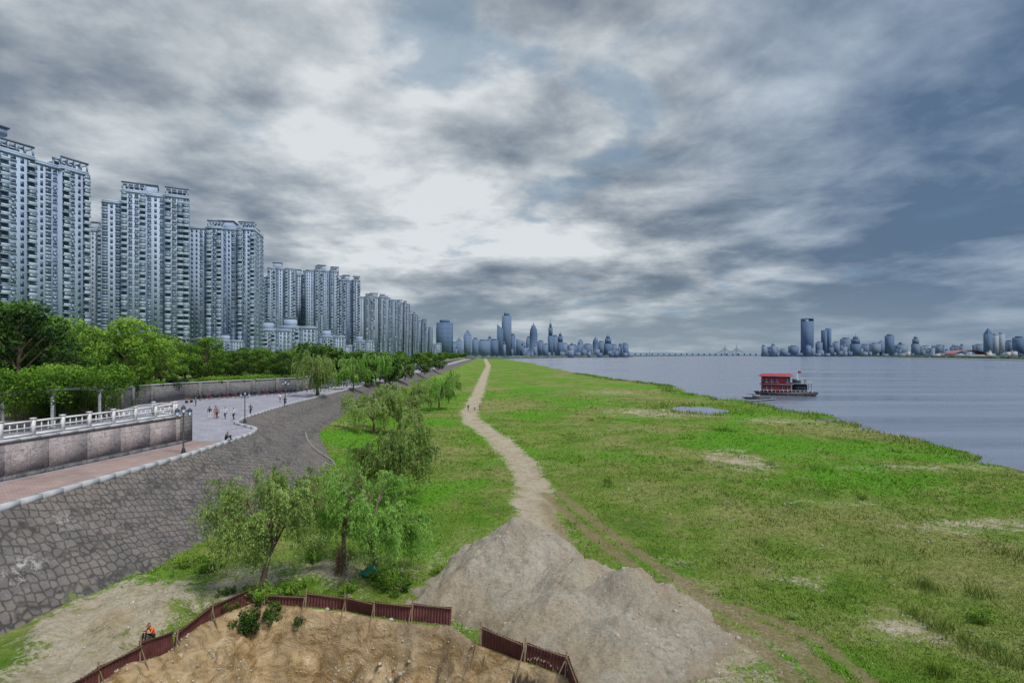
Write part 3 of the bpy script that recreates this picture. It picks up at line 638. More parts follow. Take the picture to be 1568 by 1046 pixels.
# ------------------------------------------------------------------ apartment towers
def facade(mb,o,u,n,L,z0,fl,fh,rs,pat):
    w=L/len(pat)
    for ci,c in enumerate(pat):
        a=ci*w
        if c=='P': mb.obox(o,u,n,a+w*.3,a+w*.7,z0,z0+fl*fh,0,.5,2); continue
        if c=='.': continue
        for f in range(fl):
            z=z0+f*fh; g_=1 if rs.random()<.62 else 3
            if c=='W':
                mb.obox(o,u,n,a+w*.2,a+w*.8,z+.95,z+2.5,0,.06,g_); mb.obox(o,u,n,a+w*.14,a+w*.86,z+.72,z+.93,0,.45,2)
                if rs.random()<.35: mb.obox(o,u,n,a+w*.3,a+w*.55,z+.1,z+.65,.0,.5,2)
            elif c=='V':
                mb.obox(o,u,n,a+w*.08,a+w*.92,z+.7,z+2.6,0,.08,g_); mb.obox(o,u,n,a+w*.05,a+w*.95,z+.1,z+.68,0,.3,2)
            elif c=='B':
                mb.obox(o,u,n,a+w*.06,a+w*.94,z+.25,z+2.75,0,.03,1 if rs.random()<.7 else 3)
                mb.obox(o,u,n,a,a+w,z-.1,z+.16,0,1.2,2)
                mb.obox(o,u,n,a+.02,a+w-.02,z+.162,z+1.05,1.08,1.16,2 if rs.random()<.8 else 3)
                if rs.random()<.45: mb.obox(o,u,n,a+w*.1,a+w*.9,z+1.052,z+2.7,1.04,1.12,3)
            elif c=='S':
                mb.obox(o,u,n,a+w*.3,a+w*.7,z+.4,z+2.4,0,.05,1)
def tower(seed,W,D,fl,fh=3.0,nb=4,crown=True,walls=None):
    rs=random.Random(seed); mb=MB(); x=-W/2; ws=[rs.uniform(.8,1.3) for _ in range(nb)]; sc=W/sum(ws)
    for i,wv in enumerate(ws):
        w=wv*sc; pr=(2.6 if i%2 else 0)+rs.uniform(0,.8); fli=fl-(rs.choice([0,0,1,2,3]) if i not in (1,2) else 0); h=fli*fh
        x0,x1=x,x+w; y0,y1=-D/2-pr,D/2+pr*.8
        mb.box(x0+.01*i,x1-.01*i,y0,y1,0,h,0)
        n=max(3,round(w/2.7)); pat=''.join(rs.choice('WWVVSWB') for _ in range(n))
        if i%2: pat='B'+pat[1:-1]+'B'
        else: pat=pat[:1]+'S'+pat[2:]
        facade(mb,(x0,y0),(1,0),(0,-1),w,0,fli,fh,rs,pat); facade(mb,(x1,y1),(-1,0),(0,1),w,0,fli,fh,rs,pat)
        m=max(4,round((y1-y0)/3.2)); sp=''.join(rs.choice('WVSW') for _ in range(m))
        if i==nb-1: facade(mb,(x1-.01*i,y0),(0,1),(1,0),y1-y0,0,fli,fh,rs,sp)
        elif pr>1.5: facade(mb,(x1-.01*i,y0),(0,1),(1,0),2.0,0,fli,fh,rs,'S')
        if i==0: facade(mb,(x0,y1),(0,-1),(-1,0),y1-y0,0,fli,fh,rs,sp)
        mb.box(x0-.3,x1+.3-.02*i,y0-.4,y1+.4,h+.002*i,h+.5+.003*i,2)
        for q in ((x0,x1,y0,y0+.3),(x0,x1,y1-.3,y1),(x0,x0+.3,y0+.3,y1-.3),(x1-.3,x1,y0+.3,y1-.3)): mb.box(*q,h+.51,h+1.6,0)
        if crown and i%2:
            zt_=h+.5; 
            for k in range(5):
                xx=x0+.4+(w-.8)*k/4; mb.box(xx-.25,xx+.25,y0+.4,y0+.9,zt_+1.1,zt_+4.2,0); mb.box(xx-.25,xx+.25,y0+5.4,y0+5.9,zt_,zt_+4.2,0)
                mb.box(xx-.2,xx+.2,y0+.9,y0+5.4,zt_+3.7,zt_+4.1,0)
            mb.box(x0,x1,y0+.3,y0+1.0,zt_+4.2,zt_+5.0,4); mb.box(x0,x1,y0+5.3,y0+6.0,zt_+4.2,zt_+5.0,4)
            mb.box(x0+1.5,x1-1.5,y0+6.5,y1-3,zt_,zt_+4,4)
        x+=w
    ch=3.5 if W>50 else 7
    mb.box(-W*.12,W*.12,-D*.2,D*.3,fl*fh+.5,fl*fh+ch,0); mb.box(-W*.13,W*.13,-D*.22,D*.32,fl*fh+ch+.01,fl*fh+ch+.7,4)
    return mb.mesh('apartment_tower',walls or TA)
def remat(me,mats):
    m=me.copy()
    for i,x in enumerate(mats): m.materials[i]=x
    return m
def putT(mesh,px,d,rz,z=8,sc=1): place('apartment_tower',mesh,((px-CX)/FPX*d,d,z),R(rz),sc)
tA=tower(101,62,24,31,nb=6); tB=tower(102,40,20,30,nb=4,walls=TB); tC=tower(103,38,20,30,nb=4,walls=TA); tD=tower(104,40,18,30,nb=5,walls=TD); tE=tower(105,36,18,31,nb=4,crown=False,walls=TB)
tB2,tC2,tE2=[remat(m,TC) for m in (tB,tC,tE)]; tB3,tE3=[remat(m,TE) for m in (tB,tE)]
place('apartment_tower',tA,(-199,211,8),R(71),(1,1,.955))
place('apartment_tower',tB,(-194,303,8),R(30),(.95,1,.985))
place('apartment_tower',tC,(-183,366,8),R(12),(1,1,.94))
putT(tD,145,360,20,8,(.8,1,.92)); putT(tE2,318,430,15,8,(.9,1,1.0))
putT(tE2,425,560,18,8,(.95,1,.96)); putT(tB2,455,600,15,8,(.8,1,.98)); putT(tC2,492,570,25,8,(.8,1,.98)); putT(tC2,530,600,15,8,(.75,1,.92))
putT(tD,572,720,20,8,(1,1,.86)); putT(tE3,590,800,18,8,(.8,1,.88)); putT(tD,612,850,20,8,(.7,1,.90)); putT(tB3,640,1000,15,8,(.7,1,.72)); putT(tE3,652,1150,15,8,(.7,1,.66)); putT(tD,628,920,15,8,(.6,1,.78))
putT(tC2,375,470,10,8,(.5,1,.6)); 
lowm=tower(201,34,16,8,nb=3,crown=False,walls=TC)
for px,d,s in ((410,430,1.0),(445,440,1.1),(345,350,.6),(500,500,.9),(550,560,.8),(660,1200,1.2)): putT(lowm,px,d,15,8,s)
mb=MB(); mb.box(-5,5,-3,3,0,3.4,0); mb.box(-5.6,5.6,-3.6,3.6,3.4,3.8,1)
for k in range(4): mb.box(-4.4+k*2.4,-2.8+k*2.4,-3.04,-3,.9,2.6,2)
mb.box(5,5.04,-1,1,0,2.4,2); mb.obj('white_pavilion',[m_white,TA[4],TA[1]],(-55,262,8.2),.1)

# ------------------------------------------------------------------ far banks, skyline
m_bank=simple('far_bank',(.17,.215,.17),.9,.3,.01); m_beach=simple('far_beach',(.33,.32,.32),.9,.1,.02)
sheet('far_river_bank',[(1180,1230),(1500,2000),(2000,3300),(2300,4000),(3600,6500),(9000,9500),(14000,9500),(14000,1100),(1700,1200)],1.2,m_bank)
sheet('far_beach',[(1150,1225),(1470,2000),(1960,3350),(2250,4050),(2330,4050),(2040,3300),(1530,2000),(1250,1225)],.9,m_beach)
sheet('city_spit',[(-2500,1900),(-60,1900),(200,2600),(700,3300),(1000,4600),(3000,7800),(14000,9600),(14000,14000),(-8000,14000)],1.3,m_bank)
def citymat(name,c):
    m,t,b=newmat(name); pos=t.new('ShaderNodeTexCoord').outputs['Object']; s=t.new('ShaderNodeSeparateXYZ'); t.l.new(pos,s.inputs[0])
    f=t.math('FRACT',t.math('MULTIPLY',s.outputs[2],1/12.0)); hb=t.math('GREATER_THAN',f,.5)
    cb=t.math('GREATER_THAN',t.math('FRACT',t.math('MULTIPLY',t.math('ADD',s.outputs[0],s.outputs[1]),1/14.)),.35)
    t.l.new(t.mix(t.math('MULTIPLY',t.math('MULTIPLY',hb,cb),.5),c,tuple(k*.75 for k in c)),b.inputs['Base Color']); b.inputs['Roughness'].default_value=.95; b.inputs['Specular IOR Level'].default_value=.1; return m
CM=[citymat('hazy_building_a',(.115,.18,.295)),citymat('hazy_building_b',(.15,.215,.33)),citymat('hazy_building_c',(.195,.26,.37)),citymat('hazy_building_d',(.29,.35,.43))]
def scraper(px,d,wpx,hpx,kind,mi,z=1.2,name='skyscraper'):
    w=wpx/FPX*d; h=hpx/FPX*d+H-z; mb=MB(); dp=w*.8
    if kind=='flat': mb.box(-w/2,w/2,-dp/2,dp/2,0,h*.93); mb.box(-w*.3,w*.3,-dp*.3,dp*.3,h*.93,h); mb.box(-w*.56,-w*.5,-dp*.3,dp*.3,0,h*.8)
    elif kind=='step':
        mb.box(-w/2,w/2,-dp/2,dp/2,0,h*.6); mb.box(-w*.38,w*.38,-dp*.38,dp*.38,h*.6,h*.84); mb.box(-w*.22,w*.22,-dp*.22,dp*.22,h*.84,h*.95); mb.tube([(0,0,h*.95),(0,0,h*1.1)],[w*.05,w*.02],4)
    elif kind=='slant':
        b0=len(mb.v); mb.box(-w/2,w/2,-dp/2,dp/2,0,h*.86)
        for q in (4,7): mb.v[b0+q]=(mb.v[b0+q][0],mb.v[b0+q][1],h)
    elif kind=='dome': mb.tube([(0,0,0),(0,0,h*.7),(0,0,h*.85),(0,0,h*.95),(0,0,h),(0,0,h*1.07)],[w*.5,w*.5,w*.42,w*.24,w*.06,w*.03],12)
    elif kind=='twin': mb.box(-w/2,-w*.08,-dp/2,dp/2,0,h*.94); mb.box(w*.08,w/2,-dp/2,dp/2,0,h); mb.box(-w*.08,w*.08,-dp*.3,dp*.3,0,h*.5)
    elif kind=='frame':
        mb.box(-w/2,w/2,-dp/2,dp/2,0,h*.93); mb.box(-w/2,-w*.42,-dp/2,dp/2,h*.93,h); mb.box(w*.42,w/2,-dp/2,dp/2,h*.93,h); mb.box(-w*.42,w*.42,-dp/2,dp/2,h*.985,h)
    elif kind=='gable':
        mb.box(-w/2,w/2,-dp/2,dp/2,0,h*.8); zz=h*.8; mb.quad((-w/2,-dp/2,zz),(w/2,-dp/2,zz),(w*.06,-dp*.06,h),(-w*.06,-dp*.06,h)); mb.quad((w/2,-dp/2,zz),(w/2,dp/2,zz),(w*.06,dp*.06,h),(w*.06,-dp*.06,h)); mb.quad((w/2,dp/2,zz),(-w/2,dp/2,zz),(-w*.06,dp*.06,h),(w*.06,dp*.06,h)); mb.quad((-w/2,dp/2,zz),(-w/2,-dp/2,zz),(-w*.06,-dp*.06,h),(-w*.06,dp*.06,h))
    mb.obj(name,[CM[mi]],((px-CX)/FPX*d,d,z),random.uniform(-.15,.15))
sk=[(681,1500,22,53,'flat',0),(703,1800,10,26,'gable',1),(716,2000,12,38,'gable',1),(728,2200,9,26,'flat',1),(741,2400,20,23,'flat',1),(757,2600,12,24,'flat',0),(766,2900,9,46,'slant',0),(776,3000,13,64,'flat',1),(785,3200,8,32,'flat',0),(797,3000,13,24,'slant',1),(810,3400,8,28,'flat',1),(817,3200,12,46,'dome',0),(828,3300,10,22,'flat',1),(843,3000,8,50,'step',0),(850,3300,9,30,'flat',1),(858,3100,9,34,'step',0),(865,3500,10,18,'flat',2),(877,3300,14,16,'flat',0),(889,3400,9,24,'gable',1),(900,3500,12,17,'flat',1),(912,3300,9,26,'dome',0),(921,3400,10,21,'flat',1),(931,3300,11,30,'step',0),(940,3500,9,16,'flat',1),(954,3200,9,18,'twin',0),(835,3600,16,16,'flat',2),(750,2600,8,30,'step',1),(803,3500,10,18,'flat',2),(695,1700,8,20,'flat',1),
 (1183,4500,14,14,'gable',1),(1200,4400,10,9,'flat',2),(1215,4400,12,14,'flat',1),(1236,4200,14,55,'frame',0),(1254,4300,8,20,'flat',1),(1265,4300,11,40,'twin',0),(1281,4500,9,20,'flat',2),(1295,4400,12,26,'flat',1),(1310,4300,12,29,'step',0),(1325,4500,12,16,'flat',1),(1340,4400,12,18,'flat',2),(1362,4300,10,31,'flat',0),(1380,4400,14,16,'flat',2),(1402,4300,9,29,'step',1),(1420,4500,16,14,'flat',3),(1440,4400,14,15,'flat',2),(1513,3600,9,40,'gable',0),(1524,3600,7,32,'flat',3),(1533,3600,7,34,'flat',3),(1546,3700,10,22,'flat',1),(1560,3600,12,28,'flat',0),(1585,3500,16,34,'flat',1),(1620,3500,16,28,'flat',1),(1500,3800,14,16,'flat',2),(1470,3900,20,12,'flat',2),(1350,4600,10,22,'gable',1)]
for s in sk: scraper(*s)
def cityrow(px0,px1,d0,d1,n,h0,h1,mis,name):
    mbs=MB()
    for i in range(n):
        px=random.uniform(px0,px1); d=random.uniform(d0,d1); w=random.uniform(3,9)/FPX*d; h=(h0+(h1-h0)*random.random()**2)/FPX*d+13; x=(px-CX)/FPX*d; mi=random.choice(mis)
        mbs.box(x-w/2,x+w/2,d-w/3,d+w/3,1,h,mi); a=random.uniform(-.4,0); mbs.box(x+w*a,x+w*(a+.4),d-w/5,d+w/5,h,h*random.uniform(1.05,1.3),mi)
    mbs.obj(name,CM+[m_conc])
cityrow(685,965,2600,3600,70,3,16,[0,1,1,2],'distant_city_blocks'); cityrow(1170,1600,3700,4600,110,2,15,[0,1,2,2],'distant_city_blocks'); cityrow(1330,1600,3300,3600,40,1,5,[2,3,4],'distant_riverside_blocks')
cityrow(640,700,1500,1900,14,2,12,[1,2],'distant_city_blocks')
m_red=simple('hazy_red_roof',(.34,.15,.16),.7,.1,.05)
mb=MB()
for i in range(14):
    a0,a1=i/14*math.pi,(i+1)/14*math.pi; mb.quad((-math.cos(a0)*90,-40,math.sin(a0)*26+12),(-math.cos(a1)*90,-40,math.sin(a1)*26+12),(-math.cos(a1)*90,40,math.sin(a1)*26+12),(-math.cos(a0)*90,40,math.sin(a0)*26+12),1)
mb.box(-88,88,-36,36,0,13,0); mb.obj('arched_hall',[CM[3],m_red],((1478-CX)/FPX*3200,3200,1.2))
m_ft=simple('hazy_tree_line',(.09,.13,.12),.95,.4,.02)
def treeline(name,P,hm,zb):
    mb=MB(); pr=None
    for (ax,ay),(bx,by) in zip(P[:-1],P[1:]):
        L=math.hypot(bx-ax,by-ay); n=int(L/14)
        for i in range(n):
            f=i/n; x,y=ax+(bx-ax)*f,ay+(by-ay)*f; hh=hm*random.uniform(.4,1.1); r=random.uniform(7,14)
            mb.tube([(x,y,zb),(x,y,zb+hh*.5),(x+random.uniform(-3,3),y,zb+hh*.85),(x,y,zb+hh)],[r,r*1.1,r*.7,r*.1],7)
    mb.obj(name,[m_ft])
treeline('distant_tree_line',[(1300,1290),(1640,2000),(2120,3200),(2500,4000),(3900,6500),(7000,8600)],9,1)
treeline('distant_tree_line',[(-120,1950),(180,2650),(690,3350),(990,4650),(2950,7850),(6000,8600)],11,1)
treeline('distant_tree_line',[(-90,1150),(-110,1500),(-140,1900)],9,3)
mb=MB()
for i in range(60):
    x0,x1=-7000+i*330,-7000+(i+1)*330; h0=30+60*abs(math.sin(i*.7)+.5*math.sin(i*1.9)); h1=30+60*abs(math.sin((i+1)*.7)+.5*math.sin((i+1)*1.9)); mb.quad((x0,13500,0),(x1,13500,0),(x1,14200,h1),(x0,14200,h0))
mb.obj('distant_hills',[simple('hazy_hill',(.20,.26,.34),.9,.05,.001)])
mb=MB(); d=6500; bx0,bx1=(955-CX)/FPX*d,(1175-CX)/FPX*d
mb.box(bx0,bx1,d-12,d+12,24,29)
for k in range(26): x=bx0+(bx1-bx0)*k/25; mb.box(x-5,x+5,d-8,d+8,0,24)
for px in (1110,1128):
    x=(px-CX)/FPX*d; mb.tube([(x-9,d,0),(x,d,125)],[6,3],4); mb.tube([(x+9,d,0),(x,d,125)],[6,3],4)
    for k in range(1,7):
        for s in (-1,1): mb.tube([(x,d,118-k*6),(x+s*k*17,d,29)],[1,1],3)
mb.tube([((995-CX)/FPX*d,d,0),((995-CX)/FPX*d,d,75)],[4,3],4)
mb.obj('cable_stayed_bridge',[CM[2]])

# ------------------------------------------------------------------ houseboat
m_bred=simple('boat_red_paint',(.36,.04,.055),.5,.3,.8); m_hull=simple('boat_hull',(.05,.05,.06),.6,.3,.5); m_bgrey=simple('boat_grey',(.22,.24,.27),.7,.2,.8); m_gl=TA[1]
mb=MB()
def hull(mb,x0,x1,w,z0,z1,m):
    mb.box(x0,x1,-w,w,z0,z1,m)
    mb.quad((x0,-w,z0),(x0,w,z0),(x0-1.5,w*.6,z1),(x0-1.5,-w*.6,z1),m); mb.quad((x1,-w,z0),(x1,w,z0),(x1+1.5,w*.6,z1),(x1+1.5,-w*.6,z1),m)
    for sx,xx in ((-1.5,x0),(1.5,x1)):
        mb.quad((xx,-w,z1),(xx+sx,-w*.6,z1),(xx+sx,w*.6,z1),(xx,w,z1),m); mb.quad((xx,-w,z0),(xx,-w,z1),(xx+sx,-w*.6,z1),(xx,-w,z0+.01),m)
hull(mb,-9.2,8.6,3.2,-.4,1.2,0)
mb.box(-8,1.2,-2.7,2.7,1.2,3.8,1); mb.box(-8.6,1.9,-3.1,3.1,3.8,4.0,2); mb.box(-8,1.0,-2.6,2.6,4.0,6.7,1)
mb.box(-8.8,2.2,-3.2,3.2,6.7,6.9,2); mb.quad((-8.8,-3.2,6.9),(2.2,-3.2,6.9),(1.2,0,7.7),(-7.8,0,7.7),1); mb.quad((2.2,3.2,6.9),(-8.8,3.2,6.9),(-7.8,0,7.7),(1.2,0,7.7),1)
mb.quad((-8.8,3.2,6.9),(-8.8,-3.2,6.9),(-7.8,0,7.7),(-7.8,0,7.71),1); mb.quad((2.2,-3.2,6.9),(2.2,3.2,6.9),(1.2,0,7.7),(1.2,0,7.71),1)
for i in range(5):
    x=-7.3+i*1.7
    for z,yy in ((1.9,-2.7),(4.7,-2.6)):
        if (i+int(z))%4==3: continue
        mb.box(x,x+1.15,yy-.05,yy-.002,z,z+1.25,4); mb.box(x-.08,x+1.23,yy-.09,yy-.052,z-.12,z-.01,3); mb.box(x+.53,x+.61,yy-.08,yy-.052,z,z+1.25,3)
mb.box(1.2,7.5,-2.4,2.4,1.2,1.6,2)
for x in (1.6,3.6,5.6,7.6):
    for yy in (-2.6,2.6): mb.tube([(x,yy,1.2),(x,yy,4.2)],[.09,.09],6,0)
mb.box(1.4,7.9,-2.9,2.9,4.2,4.4,2); mb.box(2,6.5,-1.8,1.8,1.6,3.9,0); mb.box(2.4,6.1,-1.85,-1.802,2.2,3.3,4)
mb.box(2.2,4.6,-1.5,1.5,4.4,5.9,2); mb.box(2.4,4.4,-1.55,-1.502,4.9,5.6,4)
for x in np.arange(-9,8.5,1.3): mb.tube([(x,-3.1,1.2),(x,-3.1,2.0)],[.04,.04],4,3)
mb.tube([(-9,-3.1,2.0),(8.4,-3.1,2.0)],[.04,.04],4,3)
for x in np.arange(4.8,7.9,.9): mb.tube([(x,-2.8,4.4),(x,-2.8,5.2)],[.04,.04],4,3)
mb.tube([(4.8,-2.8,5.2),(7.8,-2.8,5.2)],[.04,.04],4,3)
mb.tube([(3.6,0,5.9),(3.6,0,8.8)],[.06,.04],6,3); mb.quad((3.6,0,7.9),(4.8,.2,7.8),(4.8,.2,8.6),(3.6,0,8.7),1)
mb.tube([(6,-1,4.4),(6,-1,5.6)],[.35,.35],10,0)
for x in (-9,-6,-3,0,3,6,8.2): mb.tube([(x,-3.25,.4),(x,-3.45,.4)],[.4,.4],8,0)
bx,by=G(1210,606,0); mb.obj('red_houseboat',[m_hull,m_bred,m_bgrey,m_white,m_gl],(bx,by+3,0),R(-18),)
mb=MB(); hull(mb,-3,3,.9,-.1,.55,0); mb.box(-1.2,1,-.7,.7,.55,1.4,1); bx,by=G(1158,611,0); mb.obj('small_rowing_boat',[m_hull,m_bgrey],(bx,by,0),R(-25))
mb=MB(); mb.box(-8,8,-.6,.6,.25,.45)
for k in range(6): mb.tube([(-7.5+k*3,0,-.8),(-7.5+k*3,0,.3)],[.12,.12],6)
bx,by=G(1165,614,0); mb.obj('boat_gangway',[m_bgrey],(bx,by,0),R(35))

# ------------------------------------------------------------------ lamps
m_lgl=simple('lamp_glass',(.35,.45,.65),.2,.1,3,spec=.5)
mb=MB(); mb.tube([(0,0,0),(0,0,.15),(0,0,.5),(0,0,.55)],[.22,.2,.13,.09],10); mb.tube([(0,0,.5),(0,0,3.6)],[.075,.05],8)
mb.tube([(-.5,0,3.35),(-.3,0,3.25),(0,0,3.3),(.3,0,3.25),(.5,0,3.35)],[.03]*5,6)
for x,z in ((-.5,3.35),(.5,3.35),(0,3.6)):
    mb.tube([(x,0,z),(x,0,z+.08)],[.1,.1],8); mb.tube([(x,0,z+.08),(x,0,z+.45)],[.10,.17],6,1); mb.tube([(x,0,z+.45),(x,0,z+.5),(x,0,z+.68),(x,0,z+.75)],[.22,.2,.05,.02],6)
    for q in range(6):
        a=q*math.pi/3; mb.tube([(x+.105*math.cos(a),.105*math.sin(a),z+.08),(x+.175*math.cos(a),.175*math.sin(a),z+.45)],[.012,.012],4)
lampm=mb.mesh('street_lamp',[m_dark,m_lgl])
for px,py in ((281,695),(375,648),(437,618),(488,604),(531,592),(563,585)):
    x,y=G(px,py,5.7); place('street_lamp',lampm,(x,y,5.7),rr.uniform(-.3,.3))
mb=MB(); mb.tube([(0,0,0),(0,0,9),(.6,0,9.9),(2.2,0,10.3)],[.12,.08,.06,.05],6); mb.tube([(0,0,9),(-.6,0,9.9),(-2.2,0,10.3)],[.08,.06,.05],6); mb.box(1.8,2.9,-.15,.15,10.25,10.4,1); mb.box(-2.9,-1.8,-.15,.15,10.25,10.4,1)
rl=mb.mesh('road_lamp',[m_conc,m_white])
for x,y in ((-82,155),(-76,180),(-72,210),(-74,250),(-78,300),(-82,360),(-74,130)): place('road_lamp',rl,(x,y,8),.2)

mb=MB()
for k in range(3): mb.box(-.9,.9,-.22+k*.16,-.09+k*.16,.42,.46)
for k in range(2): mb.box(-.9,.9,.27,.30,.6+k*.18,.72+k*.18)
for x in (-.7,.7): mb.box(x-.04,x+.04,-.2,.3,0,.418,1); mb.box(x-.03,x+.03,.3,.34,.418,.92,1)
bench=mb.mesh('park_bench',[simple('bench_wood',(.2,.12,.07),.7,.2,4),m_dark])
for x,y,a in ((-58,96,1.5),(-59,104,1.5)): place('park_bench',bench,(x,y,5.7),a)
mb=MB()
def torus(mb,x,y,z,r,w,m=0):
    K=14; P=[(x+r*math.cos(i*2*math.pi/K),y,z+r*math.sin(i*2*math.pi/K)) for i in range(K+1)]; mb.tube(P,[w]*(K+1),6,m,False)
torus(mb,-.65,0,.3,.25,.06); torus(mb,.65,0,.3,.25,.06)
mb.tube([(.65,0,.3),(.45,0,.95)],[.03,.03],5); mb.tube([(.45,-.32,1.0),(.45,.32,1.0)],[.025,.025],5); mb.tube([(-.9,0,.62),(-.4,0,.72),(0,0,.68),(.1,0,.5)],[.08,.15,.14,.08],8,0)
mb.tube([(.5,0,.9),(.38,0,.6),(.2,0,.35),(-.5,0,.32)],[.14,.15,.12,.12],8,1); mb.box(-.95,-.6,-.15,.15,.75,1.0,0)
moto=[mb.mesh('motorcycle',[m_dark,m]) for m in (m_bred,m_hull,m_bgrey)]
for i in range(13):
    f=.05+i*.07; x,y=-64+13*f+1.7,111+23*f-1.3; place('parked_motorcycle',rr.choice(moto),(x+1.2,y-1.4,5.7),rr.uniform(-.4,-.1),1.0)
def car(col):
    mb=MB(); prof=[(-2.2,.35),(-2.25,.75),(-1.9,.92),(-1.3,1.0),(-.8,1.42),(.6,1.45),(1.15,1.0),(2.0,.85),(2.2,.6),(2.2,.35)]
    for i in range(len(prof)-1):
        (a,za),(b_,zb)=prof[i],prof[i+1]; wa=.62 if za>1.2 else .86; wb=.62 if zb>1.2 else .86
        mt=1 if (za>1.2)!=(zb>1.2) else 0
        mb.quad((a,-wa,za),(a,wa,za),(b_,wb,zb),(b_,-wb,zb),mt)
    for s in (-1,1):
        mb.quad((-2.2,s*.86,.35),(2.2,s*.86,.35),(2.1,s*.86,.85),(-2.2,s*.86,.9),0); mb.quad((-1.9,s*.86,.9),(2,s*.86,.86),(1.15,s*.86,1.0),(-1.3,s*.86,1.0),0)
        mb.quad((-1.3,s*.86,1.0),(1.15,s*.86,1.0),(.6,s*.62,1.43),(-.8,s*.62,1.41),1)
        for x in (-1.35,1.35): mb.tube([(x,s*.72,.33),(x,s*.9,.33)],[.33,.33],12,2)
    mb.quad((-2.2,-.86,.35),(2.2,-.86,.35),(2.2,.86,.35),(-2.2,.86,.35),2); return mb.mesh('parked_car',[col,m_gl,m_dark])
cars=[car(m_white),car(m_hull),car(m_bgrey)]
for i in range(10): y=150+i*9; place('parked_car',rr.choice(cars),(float(XI(y))+2.4,y,5.7),1.57,1)

